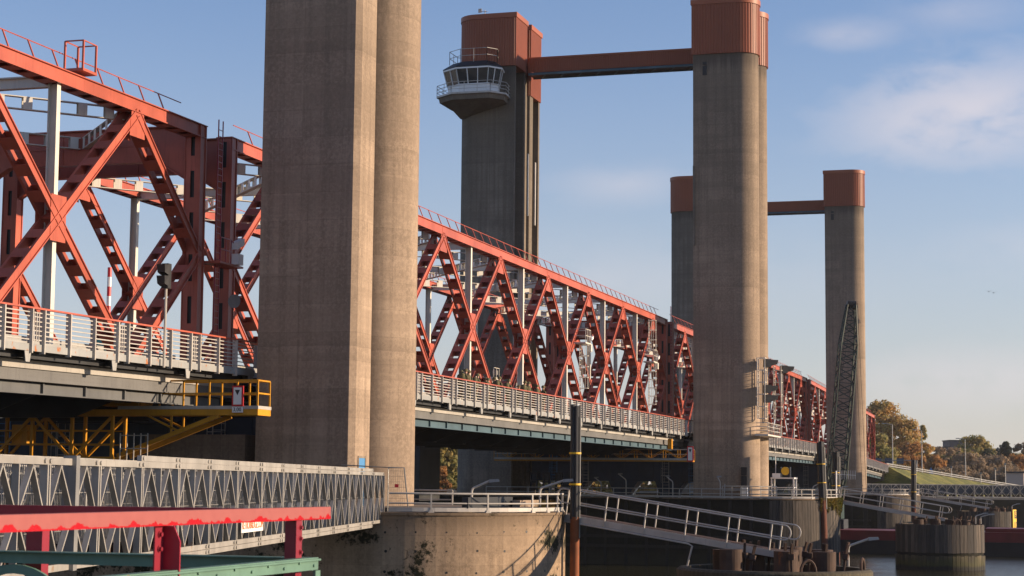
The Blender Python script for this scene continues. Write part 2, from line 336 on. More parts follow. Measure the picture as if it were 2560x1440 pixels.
def tower(name,xc,front,label,kind):
    """front: True for the towers on the camera's side of the bridge."""
    s=-1 if front else 1
    Y=lambda y: y if front else 2*47.55-y           # mirror about the bridge axis
    root=empty(name,label,'lift tower',(xc,Y(34),ZB),group='concrete lift towers of the bridge')
    def P(mb,nm,mat,par=root,**k):
        mb.v=[(x-xc,y-Y(34),z-ZB) for x,y,z in mb.v] if par is root else [(x-xc,y-Y(34),z-ZB) for x,y,z in mb.v]
        return mb.build(nm,mat,par,**k)
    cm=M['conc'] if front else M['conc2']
    def half(x0,x1,yin,yc):
        return [(x,Y(y)) for x,y in dpoly(x0,x1,yin,yc)]
    if kind=='A':
        sq=[(xc-3.5,Y(37.2)),(xc-3.5,Y(32.45)),(xc-3.2,Y(32.2)),(xc-1.35,Y(32.2)),(xc-1.35,Y(37.2))]
        P(MB().prism(sq,ZB,ZC),'square_shaft',cm)
        P(MB().prism(half(xc-.6,xc+3.9,37.2,33.35),ZB,ZC),'round_shaft',cm,smooth=True)
        P(MB().box(xc-1.36,xc-.59,min(Y(34.6),Y(36.6)),max(Y(34.6),Y(36.6)),ZB,ZC),'web_wall',cm)
        hx=[(xc-3.6,xc-1.3,37.2,32.9),(xc-.7,xc+4.0,37.2,33.35)]
        dr=MB().box(xc-2.75,xc-1.95,Y(32.2)-.02,Y(32.2)+.02,6.4,8.9) if front else None
        if dr:
            d=P(dr,'door',M['blue']); d2=MB().box(xc-2.05,xc-2.0,32.12,32.2,7.5,7.7); P(d2,'handle',M['alu'],d)
            P(MB().box(xc-2.85,xc-2.75,32.16,32.23,6.4,9.0).box(xc-1.95,xc-1.85,32.16,32.23,6.4,9.0).box(xc-2.75,xc-1.95,32.16,32.23,8.9,9.0),'door_frame',M['conc2'])
    else:
        oy=0 if kind!='C' else .5
        a=(xc-5,xc-.85); b=(xc+.9,xc+5)
        yin=37.6
        # half shafts with a guide recess on the bridge side
        for i,(x0,x1) in enumerate((a,b)):
            yc=33+oy+(1.3 if (i and kind=='C') else 0)
            p=half(x0,x1,yin-1.3,yc); P(MB().prism(p,ZB,ZC),'round_shaft',cm,smooth=True)
            fl=MB()
            w0=.45 if i==0 else 1.3
            for u0,u1 in ((x0,x0+w0),(x1-.55,x1)):
                y0,y1=sorted((Y(yin-1.3)-s*.002,Y(yin))); fl.box(u0+.003,u1-.003,y0,y1,ZB,ZC)
            P(fl,'guide_flange',cm)
            gr=MB(); y0=Y(yin-.9)
            for gx in ((x0+1.2,x0+1.55,x0+2.6) if i==0 else (x0+1.6,x0+1.9)): gr.tube([(gx,y0,ZB),(gx,y0,ZC)],.12,6)
            P(gr,'guide_rail',M['black'])
        y0,y1=sorted((Y(34.6+oy),Y(37.3))); P(MB().box(a[1]-.3,b[0]+.3,y0,y1,ZB,ZC-.01),'web_wall',cm)
        hx=[(a[0]-.12,a[1]+.12,yin+.1,33+oy),(b[0]-.1,b[1]+.12,yin+.1,33+oy+(1.3 if kind=='C' else 0))]
        if front:
            P(MB().box(xc-5.06,xc-4.9,37.0-.9,37.0-.45,51.3,52.3).box(xc-5.06,xc-4.9,36.1,36.55,52.45,52.75),'wall_slot',M['black'])
        else: P(MB().box(xc-5.05,xc-4.9,59.2,59.65,51.4,52.9),'wall_slot',M['conc'])
    for i,(x0,x1,yi,yc) in enumerate(hx):
        drop=0 if (i==0 or front) else 2.2
        rp=[(x,Y(y)) for x,y in dpoly(x0,x1,yi,yc,.30)]
        h=P(MB().prism(rp,ZC-drop-.12,ZT-.55),'machine_house',M['cap'])
        P(MB().prism([(x,Y(y)) for x,y in dpoly(x0,x1,yi,yc,0,grow=.13)],ZT-.55,ZT),'roof_trim',M['captrim'],h,smooth=True)
    g=hx[0][1]; g2=hx[1][0]; ya,yb=sorted((Y(34.5),Y(37.3)))
    lk=P(MB().box(g+.005,g2-.005,ya,yb,ZC-.1,ZC+2.2).box(g+.005,g2-.005,ya,yb,ZC+4.7,ZT-1.6),'link_house',M['cap'])
    if kind!='A':
        yw=Y(37.05); wn=MB().box(g+.02,g2-.02,yw-.03,yw+.03,ZC+2.2,ZC+4.7); w=P(wn,'window',M['glass'],lk)
        wf=MB(); yw2=Y(37.05)-s*.06
        for t in (0,.5,1): 
            xx=g+.1+(g2-g-.2)*t; wf.tube([(xx,yw2,ZC+2.2),(xx,yw2,ZC+4.7)],.045,4)
        for z in (2.25,3.4,4.65): wf.tube([(g+.05,yw2,ZC+z),(g2-.05,yw2,ZC+z)],.045,4)
        wf.tube([(g+.1,yw2,ZC+2.2),(g2-.1,yw2,ZC+4.7)],.04,4); wf.tube([(g+.1,yw2,ZC+4.7),(g2-.1,yw2,ZC+2.2)],.04,4)
        P(wf,'window_frame',M['alu'],lk)
    return root
XA,XB,XC=84.5,195.8,307.3
tower('lift_tower',XA,True,'huge near concrete tower with a square lit edge beside a round column','A')
tower('lift_tower',XA,False,'near tower behind the left bridge end, outside the left edge of the picture','A')
tB1=tower('lift_tower',XB,True,'middle riverside tower with half round lit corner and tall rust brown cap','B')
tB2=tower('lift_tower',XB,False,'dark tower carrying the white glazed control cabin under its rust brown cap','B')
tower('lift_tower',XC,True,'farthest tower on the right standing behind the green crane boom','C')
tower('lift_tower',XC,False,'distant tower half hidden behind the middle riverside tower','C')
def tower_child(t,mb,nm,mat,par=None,**k):
    o=t.location; mb.v=[(x-o.x,y-o.y,z-o.z) for x,y,z in mb.v]; return mb.build(nm,mat,par or t,**k)
# control cabin on the far middle tower
def cabin():
    t=tB2; x0=XB-5
    def ring(g,z,lean=0):
        P=[(x0+.3,59.3),(x0-1.7,58.9),(x0-2.9,59.8),(x0-2.9,63.0),(x0-1.7,64.7),(x0+1.2,64.7),(x0+2.2,63.9)]
        c=(x0-.3,61.6); out=[]
        for x,y in P:
            d=Vector((x-c[0],y-c[1])); d=d*(1+g/d.length); out.append((c[0]+d.x,c[1]+d.y,z))
        return out
    body=MB().loft([ring(0,50.25),ring(0,51.1)]); cb=tower_child(t,body,'control_cabin',M['wht'])
    tower_child(t,MB().loft([ring(.02,51.1),ring(.46,52.85)]),'glazing',M['glass'],cb)
    fr=MB(); a=ring(.05,51.1); b=ring(.50,52.85)
    for i in range(6):
        k=3 if i in (2,4) else 2
        for j in range(k+1):
            p=Vector(a[i]).lerp(Vector(a[i+1]),j/k); q=Vector(b[i]).lerp(Vector(b[i+1]),j/k); fr.beam(p,q,.075,.10)
        fr.beam(b[i],b[i+1],.14,.16); fr.beam(a[i],a[i+1],.12,.1)
    tower_child(t,fr,'window_frame',M['wht'],cb)
    tower_child(t,MB().loft([ring(.6,52.93),ring(.55,53.08),ring(-.5,53.75)]),'cabin_roof',M['black'],cb)
    gal=tower_child(t,MB().loft([ring(1.25,49.85),ring(1.25,50.05)]),'gallery_floor',M['alu'],cb)
    tower_child(t,MB().loft([ring(.9,49.3),ring(1.0,49.85)]).loft([[((x-x0)*.08+x0+.5,(y-61.6)*.1+63.6,47.95) for x,y,z in ring(0,0)],[((x-x0)*.55+x0+.3,(y-61.6)*.55+62.5,48.7) for x,y,z in ring(.5,0)],ring(.9,49.3)]),'concrete_corbel',M['conc2'],t)
    for nm,g,z,h in (('gallery_railing',1.2,50.05,1.15),('roof_railing',-.15,53.6,1.5)):
        ra=MB(); p=ring(g,z)
        for i in range(6):
            A,B=Vector(p[i]),Vector(p[i+1]); n=max(1,round((B-A).length/1.6))
            for j in range(n+1):
                q=A.lerp(B,j/n); ra.tube([q,q+Vector((0,0,h))],.035,4)
            for zz in (h,h*.66,h*.33) if h<1.3 else (h,h*.5): ra.tube([A+Vector((0,0,zz)),B+Vector((0,0,zz))],.035,4)
        tower_child(t,ra,nm,M['alu'],cb)
    wv=MB().tube([(XB-2,62,ZT),(XB-2,62,ZT+1.3)],.05,5).tube([(XB-2,61.7,ZT+1.1),(XB-2,62.6,ZT+1.2)],.04,4).box(XB-2.03,XB-1.97,62.4,62.8,ZT+1.05,ZT+1.5)
    tower_child(t,wv,'wind_vane',M['alu'])
    lad=MB()
    for z0,z1,x in ((37.5,44.5,XB-.3),(36.8,44.0,XB+2.6)): lad.beam((x,57.3,z0),(x,57.3,z1),.28,.14,side=(1,0,0))
    tower_child(t,lad,'cable_duct',M['alu'])
cabin()
for z0 in (1,): tower_child(tB1,MB().beam((XB-5.1,37.5,33),(XB-5.1,37.5,41.5),.2,.2,side=(1,0,0)),'cable_duct',M['conc2'])
tower_child(tB1,MB().tube([(XB-5.1,34.3,6.5),(XB-5.15,34.25,7.9)],.05,5),'down_pipe',M['alu'])
def walkway(x,label):
    r=empty('tower_walkway',label,'walkway',(x,38,53.3),group='covered walkways between tower tops')
    rib=[]; n=90
    ya,yb=0,19.1
    for sx in (-1,1):
        mb=MB(); pts=[]
        for i in range(n):
            y=ya+(yb-ya)*i/n; d=(yb-ya)/n; pts+=[(sx*1.1,y),(sx*1.1,y+d*.4),(sx*1.16,y+d*.5),(sx*1.16,y+d*.9)]
        pts+=[(sx*1.1,yb)]
        k=len(pts); mb.add([(a,b,.25) for a,b in pts]+[(a,b,1.75) for a,b in pts],[(i,i+1,k+i+1,k+i) for i in range(k-1)])
        mb.build('clad_wall',M['cap'],r,fix=False)
    MB().box(-1.2,1.2,ya,yb,1.752,1.95).build('roof',M['captrim'],r)
    MB().box(-1.0,1.0,ya,yb,.06,.24).build('floor',M['dark'],r)
    u=MB()
    for i in range(9): u.beam((-1,ya+i*2.1+.3,-.02),(1,ya+i*2.1+1.3,-.02),.14,.1)
    u.box(-1.12,-.98,ya,yb,-.06,.2); u.box(.98,1.12,ya,yb,-.06,.2); u.build('bottom_bracing',M['bluegrey'],r)
    return r
walkway(XB-.1,'rust brown covered walkway joining the cabin tower to the middle riverside tower')
walkway(XC-.1,'small distant rust brown walkway joining the two farthest towers')
walkway(XA,'covered walkway above the near towers, out of the picture top')
# ------------------------------------------------------------------ truss spans
P_=13.5; NP=8; LS=P_*NP
ZBOT,ZTOP=13.15,24.85; ZMID=(ZBOT+ZTOP)/2; DY=.72
YF,YBK=41.2,53.78
def laced(mb,p,q,w,d,plate,gap,tw=.05,fl=.07,t=.025,y=0,inset=0,ends=True):
    """box member between p and q in the XZ plane: two webs (front y, back y+d) joined by batten plates on both faces."""
    p=Vector((p[0],0,p[1])); q=Vector((q[0],0,q[1])); a=(q-p); L=a.length; a.normalize(); nrm=Vector((-a.z,0,a.x)); 
    def bx(s0,s1,n0,n1,y0,y1):
        c=[]
        for yy in (y0,y1):
            for s,nn in ((s0,n0),(s1,n0),(s1,n1),(s0,n1)):
                v=p+a*s+nrm*nn; c.append((v.x,yy,v.z))
        mb.hexa(c)
    h=w/2
    for y0,y1,o in ((y,y+tw,-1),(y+d-tw,y+d,1)):
        bx(0,L,-h+.002,h-.002,y0,y1)
        for s in (-1,1):
            e0=s*h; e1=s*(h-.05); f0,f1=(y0-fl,y0) if o<0 else (y1,y1+fl)
            bx(0,L,min(e0,e1),max(e0,e1),f0,f1)
    per=plate+gap; n=max(1,int((L-gap)/per)); st=(L-n*per+gap)/2
    for i in range(n):
        s0=st+i*per
        for s in (-1,1): bx(s0,s0+plate,min(s*h,s*(h-t)) if s<0 else h-t,max(s*h,s*(h-t)) if s<0 else h,y+tw+.001,y+d-tw-.001)
    return bx
def diag_mesh(sg,half=None):
    """diagonal of one panel, centred on its crossing; sg=+1 rises to the right."""
    k=.0 if sg>0 else .012
    mb=MB(); a=(-P_/2*sg,-(ZTOP-ZBOT)/2); b=(P_/2*sg,(ZTOP-ZBOT)/2)
    if a[0]>b[0]: a,b=b,a
    if half=='top': a,b=((0,0),(P_/2*sg,(ZTOP-ZBOT)/2))
    if half=='bot': a,b=((0,0),(-P_/2*sg,-(ZTOP-ZBOT)/2))
    if half is None and sg<0:      # second member is cut around the first at the crossing
        laced(mb,a,b,.44,DY-.03-2*k,.62,.82,y=k)
    else: laced(mb,a,b,.44,DY-.03-2*k,.62,.82,y=k)
    return mb
def truss(root,y0,camside):
    d0=MB(); objs=[]
    def pt(x,z): return (x,y0,z)
    # chord
    ch=MB(); z0,z1=ZTOP,25.5
    ch.box(-.35,LS+.35,0,.06,z0,z1-.05); ch.box(-.35,LS+.35,DY-.06,DY,z0,z1-.05); ch.box(-.4,LS+.4,-.1,DY+.1,z1-.048,z1)
    ch.box(-.35,LS+.35,-.07,-.001,z0,z0+.05); ch.box(-.35,LS+.35,DY+.001,DY+.07,z0,z0+.05)
    x=.2
    while x<LS-1:
        ch.box(x,x+.75,.062,DY-.062,z0-.02,z0+.01); x+=1.35
    for k in range(1,NP*2):
        xx=k*P_/2+.25
        if k%4==1: ch.box(xx-.5,xx+.5,-.012,-.001,z0+.08,z1-.08)
    ch.build('top_chord',M['coralriv'],root,loc=(0,y0,0))
    bc=MB(); bc.box(-.3,LS+.3,-.05,DY+.05,11.98,12.9); bc.box(-.3,LS+.3,-.3,DY+.3,11.90,11.978)
    bc.build('bottom_chord',M['dark'],root,loc=(0,y0,0))
    q=-1 if camside else 1; yo=-1.75 if camside else DY+1.75     # edge girders carrying the footway
    def yb(a,b): return sorted((yo+q*a,yo+q*b))
    eg=MB(); y1,y2=yb(.06,.10); eg.box(-.3,LS+.3,y1,y2,12.30,12.62); y1,y2=yb(-.3,.06); eg.box(-.3,LS+.3,y1,y2,12.58,12.618)
    eg.build('edge_flange',M['flange'],root,loc=(0,y0,0))
    eg=MB(); y1,y2=yb(-.03,.0); eg.box(-.3,LS+.3,y1,y2,11.85,12.578); y1,y2=yb(-.2,.08); eg.box(-.3,LS+.3,y1,y2,11.81,11.848)
    eg.build('riveted_girder',M['girder'],root,loc=(0,y0,0))
    lg=MB(); y1,y2=yb(-.30,-.27); lg.box(.5,LS-.5,y1,y2,11.36,11.76); y1,y2=yb(-.45,-.1); lg.box(.5,LS-.5,y1,y2,11.31,11.358)
    for i in range(1,int(LS/3.375)): y1,y2=yb(-.2699,-.15); lg.box(i*3.375-.04,i*3.375+.04,y1,y2,11.36,11.76)
    lg.build('lower_girder',M['bluegrey'],root,loc=(0,y0,0))
    # diagonals
    A=diag_mesh(1).build('diagonal',M['coral'],root,loc=(P_,y0,ZMID)); B=diag_mesh(-1).build('diagonal',M['coral'],root,loc=(P_,y0,ZMID))
    for k in range(2,NP): inst(A,root,(k*P_,y0,ZMID)); inst(B,root,(k*P_,y0,ZMID))
    diag_mesh(1,'top').build('diagonal',M['coral'],root,loc=(0,y0,ZMID)); diag_mesh(-1,'bot').build('diagonal',M['coral'],root,loc=(0,y0,ZMID))
    diag_mesh(-1,'top').build('diagonal',M['coral'],root,loc=(LS,y0,ZMID)); diag_mesh(1,'bot').build('diagonal',M['coral'],root,loc=(LS,y0,ZMID))
    # gussets: crossings and apexes
    G=MB().prism([(-.62,-1.0),(.62,-1.0),(.62,1.0),(-.62,1.0)],0,.02,'y').build('crossing_gusset',M['coral'],root,loc=(P_,y0-.022,ZMID))
    for k in range(1,NP):
        for yy in (-.022,DY):
            if k>1 or yy>0: inst(G,root,(k*P_,y0+yy,ZMID))
    G=MB().prism([(-.72,-1.2),(.72,-1.2),(.58,.0),(-.58,.0)],0,.018,'y').build('apex_gusset',M['coralriv'],root,loc=(P_/2,y0-.02,ZTOP+.03))
    for k in range(0,NP):
        for yy in (-.02,DY):
            if k>0 or yy>0: inst(G,root,(P_*(k+.5),y0+yy,ZTOP+.03))
    # white hangers
    v=MB(); v.box(-.15,.15,.14,.175,ZBOT-.6-ZMID,ZTOP-ZMID); v.box(-.15,.15,DY-.175,DY-.14,ZBOT-.6-ZMID,ZTOP-ZMID); v.box(-.015,.015,.176,DY-.176,ZBOT-.6-ZMID,ZTOP-ZMID)
    V=v.build('hanger',M['white'],root,loc=(P_,y0,ZMID))
    for k in range(2,NP): inst(V,root,(k*P_,y0,ZMID))
    # end posts
    e=MB(); z0,z1=ZBOT-.5-ZMID,25.45-ZMID; h=.30
    for ya,yb_ in ((-.03,.02),(DY-.02,DY+.03)): e.box(-h,h,ya,yb_,z0,z1)
    for sx in (-1,1):
        a_,b_=sorted((sx*h,sx*(h-.025)))
        for ya,yb_ in ((.021,.25),(DY-.25,DY-.021)): e.box(a_,b_,ya,yb_,z0,z1)
        z=z0; 
        while z<z1: e.box(a_,b_,.2505,DY-.2505,z,min(z+.75,z1)); z+=2.1
        for ya in (-.08,DY+.0301): e.box(sx*h-.035,sx*h+.035,ya,ya+.05,z0,z1)
    c=MB().box(-.2,.2,.22,DY-.22,z0+.01,z1-.01); CO=c.build('slot_shade_filler',M['black'],root,loc=(0,y0,ZMID)); inst(CO,root,(LS,y0,ZMID))  # added black filler, stands in for the shade inside the post slots
    E1=e.build('end_post',M['coralriv'],root,loc=(0,y0,ZMID)); inst(E1,root,(LS,y0,ZMID))
    # hand line on the chord
    r=MB(); n=int((LS-6)/1.95); yy=.25 if camside else DY-.25; lean=.38
    for i in range(n+1):
        x=3+i*1.95; r.beam((x,yy,25.5),(x,yy+lean,26.42),.07,.05)
    r.tube([(1.2,yy+lean,26.42),(LS-1.2,yy+lean,26.42)],.028,5); r.build('chord_handline',M['redend'] if False else M['coral'],root,loc=(0,y0,0))
def make_span(label):
    root=empty('truss_span',label,'bridge span',(0,0,0),group='coral red truss spans of the bridge')
    truss(root,YF,True); truss(root,YBK,False)
    yb=YBK
    # portals
    pb=MB(); yA,yB=YF+DY,YBK
    pl=[(yA,25.42),(yA,22.7),(yA+1.7,23.72),(yB-1.7,23.72),(yB,22.7),(yB,25.42)]
    pb.prism(pl,-.06,.06,'x')
    for i in range(len(pl)-1):
        (ya,za),(yc,zc)=pl[i],pl[i+1]
        if i in (1,2,3): pb.beam((0,ya,za),(0,yc,zc),.5,.05,side=(1,0,0))
    pb.box(-.28,.28,yA,yB,25.422,25.48); pb.box(-.1,.1,yA+1.8,yB-1.8,24.55,24.60)
    for i in range(1,5): pb.box(-.1,.1,yA+i*(yB-yA)/5-.03,yA+i*(yB-yA)/5+.03,23.8,25.4)
    PB=pb.build('portal_beam',M['coralriv'],root); inst(PB,root,(LS,0,0))
    cb=MB().box(-.18,.18,yA-.2,yB+.2,25.18,25.24).box(-.18,.18,yA-.2,yB+.2,24.72,24.78).box(-.03,.03,yA-.2,yB+.2,24.78,25.18)
    CB=cb.build('cross_beam',M['white'],root,loc=(P_,0,0))
    for k in range(2,NP): inst(CB,root,(k*P_,0,0))
    # ladder struts from the middle of each cross beam to the truss apexes
    yc=(yA+yB)/2; dx,dy=P_/2,yc-yA+.1; L=math.hypot(dx,dy); 
    ls=MB(); ls.box(.25,L-.1,-.16,.16,25.06,25.1); ls.box(.25,L-.1,-.16,.16,24.5,24.54)
    s=.35
    while s<L-.6:
        for y in (-.15,.13): ls.box(s,s+.42,y,y+.02,24.541,25.059)
        s+=1.28
    LSM=ls.build('ladder_strut',M['white'],root); first=True
    for k in range(0,NP+1):
        for sx in (-1,1):
            for sy in (-1,1):
                if (k==0 and sx<0) or (k==NP and sx>0): continue
                loc=(k*P_,yc,0); rot=(0,0,math.atan2(sy*dy,sx*dx))
                if first: LSM.location=loc; LSM.rotation_euler=rot; first=False
                else: inst(LSM,root,loc,rot)
    # decks
    MB().box(-.3,LS+.3,YF+DY+.4,YBK-.4,12.7,13.1).build('road_deck',M['asphalt'],root)
    yr=38.25; yr2=57.2
    for a,b in ((yr+.05,YF-.06),(YBK+DY+.06,yr2-.05)): MB().box(-.2,LS+.2,a,b,12.99,13.24).build('footway_slab',M['grey'],root)
    cg=MB().prism([(YF+DY-.3,12.6),(YF+DY-.3,11.6),(YF+DY+2.0,10.75),(YBK-2.0,10.75),(YBK+.3,11.6),(YBK+.3,12.6)],-.05,.05,'x').box(-.28,.28,YF+DY+2,YBK-2,10.68,10.745)
    CG=cg.build('cross_girder',M['dark'],root)
    for i in range(1,17): inst(CG,root,(i*P_/2,0,0))
    st=MB()
    for i in range(8):
        y=YF+DY+1+i*(YBK-YF-DY-2)/7; st.box(-.2,LS+.2,y-.06,y+.06,12.1,12.69)
    st.build('deck_stringer',M['dark'],root)
    br=MB()
    for i in range(1):
        x=0
        br.prism([(YF-.08,12.97),(YF-.08,12.63),(yr+.2,12.63),(yr+.2,12.97)],x-.03,x+.03,'x'); br.box(x-.12,x+.12,yr+.16,yr+.20,12.5,12.96)
        
    BR=br.build('footway_bracket',M['dark'],root)
    for i in range(1,17): inst(BR,root,(i*P_/2,0,0))
    MB().box(-.2,LS+.2,38.75,38.8,12.63,12.97).box(-.2,LS+.2,40.3,40.4,12.63,12.97).build('footway_stringer',M['dark'],root)
    MB().box(-.2,LS+.2,42.5,42.6,13.1,13.95).build('road_barrier',M['grey'],root)
    # footway railings
    for y,fr in ((yr,1),(yr2,-1)):
        fa=MB().box(-.25,LS+.25,y-.03,y+.03,12.88,13.16); fb=fa.build('fascia',M['fascia'],root)
        rl=MB().beam((-.25,y-.02*fr,14.55),(LS+.25,y-.02*fr,14.55),.16,.07); rg=rl.build('footway_railing',M['coral'],root)
        ba=MB()
        for z in (13.30,13.48,13.66,13.84,14.02,14.2,14.36): ba.box(-.2,LS+.2,y-.02,y+.02,z,z+.045)
        ba.build('bars',M['alu'],rg)
        ex=MB()
        for q in (.25,.42,.59): ex.box(q,q+.04,y-.035,y+.035,13.28,14.42)
        EX=ex.build('close_bars',M['alu'],rg)
        for k in range(1,17): inst(EX,rg,(k*6.75,0,0))
        if fr>0:
            po=MB().box(-.035,.035,-.14,.10,12.80,14.51); po=po.build('post',M['alu'],rg); f=True
            for k in range(16):
                for q in (0,.9,2.85,4.8):
                    xx=k*6.75+q
                    if f: po.location=(xx,y,0); f=False
                    else: inst(po,rg,(xx,y,0))
        else:
            po=MB()
            for i in range(56): po.box(i*1.95-.035,i*1.95+.035,y-.1,y+.14,12.72,14.5)
            po.build('posts',M['alu'],rg)
        nt_=MB().prism([(-.28,12.45),(.0,12.45),(.1,12.87),(-.38,12.87)],y-.03,y+.0,'y').build('splice_plate',M['grey'],root)
        for k in range(1,17): inst(nt_,root,(k*6.75,0,0))
    return root
S0=make_span('left coral red truss span ending at the near tower, cut by the left picture edge')
S0.location=(-25.2,0,0)
def span_at(x,label,pitch=0,dz=0):
    o=dup(S0,label=label,loc=(x,0,dz)); o.rotation_euler=(0,pitch,0); return o
X0=86.17
span_at(X0,'middle coral red truss span with soldiers walking on its footway')
span_at(X0+8.25*P_,'coral red truss span beyond the middle tower, behind the crane boom')
span_at(X0+16.5*P_,'farthest coral red truss span beyond the last tower, ending at the tree lined bank',R(1.05))
S0.rotation_euler=(0,R(-.55),0); S0.location.z=-1.04

for o in S0.children:
    if o.name.split('.')[0]=='lower_girder': o.material_slots[0].link='OBJECT'; o.material_slots[0].material=M['greyd']
# ------------------------------------------------------------------ piers
PR=7.2; PY=30.5
def stad(cx,r,y0=PY,y1=66,n=40): 
    return [(cx+r*math.cos(PI+PI*i/n),y0+r*math.sin(PI+PI*i/n)) for i in range(n+1)]+[(cx+r*math.cos(PI*i/n),y1+r*math.sin(PI*i/n)) for i in range(n+1)]
def railing(name,label,pts,h,posts,group,mat,kick=.18,parent=None,pr=.035,cat='railing',mid=1):
    """posts: positions along the path where posts stand"""
    root=empty(name,label,cat,pts[0],group=group); o=Vector(pts[0]); P=[Vector(p)-o for p in pts]
    cum=[0]
    for a,b in zip(P,P[1:]): cum.append(cum[-1]+(b-a).length)
    def at(s):
        s=max(0,min(cum[-1]-1e-6,s))
        for i in range(len(P)-1):
            if cum[i+1]>=s: t=(s-cum[i])/(cum[i+1]-cum[i]); return P[i].lerp(P[i+1],t),(P[i+1]-P[i]).normalized()
    up_=Vector((0,0,1))
    MB().tube([p+up_*h for p in P],.045,6).build('top_rail',mat,root,True)
    if mid:
        mr=MB()
        for k in range(1,mid+1): mr.tube([p+up_*h*k/(mid+1)*.98 for p in P],.035,6)
        mr.build('mid_rail',mat,root,True)
    if kick:
        kb=MB()
        for a,b in zip(P,P[1:]): kb.beam(a+up_*.14,b+up_*.14,.03,kick)
        kb.build('kick_plate',mat,root)
    if isinstance(posts,(int,float)): posts=[cum[-1]*i/round(cum[-1]/posts) for i in range(round(cum[-1]/posts)+1)]
    pm=MB().box(-.035,.035,-.035,.035,0,h).box(-.13,.13,-.1,.1,.0,.05).box(-.08,.08,-.06,.06,.05,.12); first=None
    for s in posts:
        p,d=at(s); rz=math.atan2(d.y,d.x)
        if first is None: first=pm.build('post',mat,root,loc=p); first.rotation_euler=(0,0,rz)
        else: inst(first,root,p,(0,0,rz))
    return root
def planks_arc(mb,cx,cy,r,a0,a1,z0,z1,w,th=.09,jit=.02,zj=.05):
    n=int(abs(R(a1-a0))*r/w)
    for i in range(n):
        b0=R(a0+(a1-a0)*(i+.04)/n); b1=R(a0+(a1-a0)*(i+.96)/n); j=rnd.uniform(-jit,jit); rr=r+j; t=rr+th; e0=rnd.uniform(-zj,zj); e1=rnd.uniform(-zj,zj)
        mb.hexa([(cx+q*math.cos(b),cy+q*math.sin(b),z) for z in (z0+e0,z1+e1) for q,b in ((rr,b0),(t,b0),(t,b1),(rr,b1))])
def pier(cx,label,kind,rl):
    root=empty('bridge_pier',label,'bridge pier',(cx,PY,0),group='bridge piers standing in the river')
    loc=lambda mb: [(x-cx,y-PY,z) for x,y,z in mb.v]
    def B(mb,nm,mat,par=root,**k): mb.v=loc(mb); return mb.build(nm,mat,par,**k)
    mats=[M['pierc'],M['pierd'],M['black']] if kind=='A' else [M['pierd'],M['pierd'],M['black']]
    w=MB(); po=stad(cx,PR,n=48); N=len(po)
    w.add([(x,y,-3) for x,y in po]+[(x,y,6.3) for x,y in po],[(i,(i+1)%N,N+(i+1)%N,N+i) for i in range(N)])
    w.cur=1 if kind!='A' else 0; w.cur=0
    if kind=='A':
        w.cur=2
        for lvl,z in enumerate((5.55,4.7,3.75,2.85,1.9)):
            for k in range(16):
                a=R(-180+8+k*11.2+rnd.uniform(-.4,.4)); c=Vector((cx+PR*math.cos(a),PY+PR*math.sin(a),z+rnd.uniform(-.03,.03))); nv=Vector((math.cos(a),math.sin(a),0)); tv=Vector((-nv.y,nv.x,0)); r=rnd.uniform(.035,.07)
                w.add([c+nv*.008+tv*r*math.cos(t*PI/4)+Vector((0,0,1))*r*math.sin(t*PI/4) for t in range(8)],[tuple(range(8))])
    B(w,'pier_wall',mats,fix=False)
    B(MB().prism(stad(cx,PR+.06),6.3,6.42),'deck_slab',M['pierc'])
    B(MB().prism(stad(cx,PR-1.3,PY,64),6.421,6.62),'plinth',M['conc2'])
    if kind!='A':
        t=MB(); planks_arc(t,cx,PY,PR+.03,-172,-2,.9,6.25,.34); B(t,'timber_cladding',M['plank'])
        t=MB(); planks_arc(t,cx,PY,PR-.12,-180,0,-1.5,.85,.5,th=.08); B(t,'lower_piles',M['plankg'])
        s=MB()
        for yy in range(16): s.box(cx-PR-.13,cx-PR-.02,31.2+yy*2.2,31.5+yy*2.2,-1.5,6.2)
        for z in (1.2,2.2): s.box(cx-PR-.24,cx-PR-.131,30.5,66,z,z+.3)
        B(s,'side_fender',M['shadeplank'])
    else:
        B(MB().box(cx-5.6,cx+1.4,PY-4.4,PY-4.1,6.621,7.12),'upstand_beam',M['dark']); B(MB().box(cx+1.0,cx+4.6,PY-4.9,PY-4.5,6.621,6.95),'upstand_beam',M['conc'])
    return root
pier(85.5,'near concrete bridge pier with moss stains and tie holes in its round nose','A',0)
pier(196.9,'middle bridge pier with ivy over the rim of its round timber nose','B',0)
pier(308.3,'farthest bridge pier with grey timber nose under the last tower','C',0)
def nose(cx,a0,a1,z=6.42,r=PR-.12,n=24): return [(x,y,z) for x,y in arc(cx,PY,r,a0,a1,n)]
railing('pier_railing','white railing along the rim of the near mossy pier',nose(85.5,-171,-70),.86,[1.9,4.6,7.3,8.6,9.9,11.2,12.3],'railings on the piers',M['alu'])
railing('pier_railing','white railing round the nose of the ivy hung pier',[(189.85,60,6.42),(189.85,34,6.42)]+nose(196.9,-174,-20),.95,2.4,'railings on the piers',M['alu'])
railing('pier_railing','thin white railing round the farthest pier',[(301.25,60,6.42),(301.25,32,6.42)]+nose(308.3,-170,-20),.95,2.4,'railings on the piers',M['alu'])
railing('pier_railing','white railing on the far edge of the near pier behind the steel upstand',[(92.2,31,6.42),(92.2,62,6.42)],.95,2.6,'railings on the piers',M['alu'])
gt=railing('pier_railing','small square cage of white railing on the middle pier beside the tower foot',[(189.95,34.4,6.42),(190.0,30.6,6.42),(191.6,29.0,6.42)],1.25,1.0,'railings on the piers',M['alu'],mid=2)
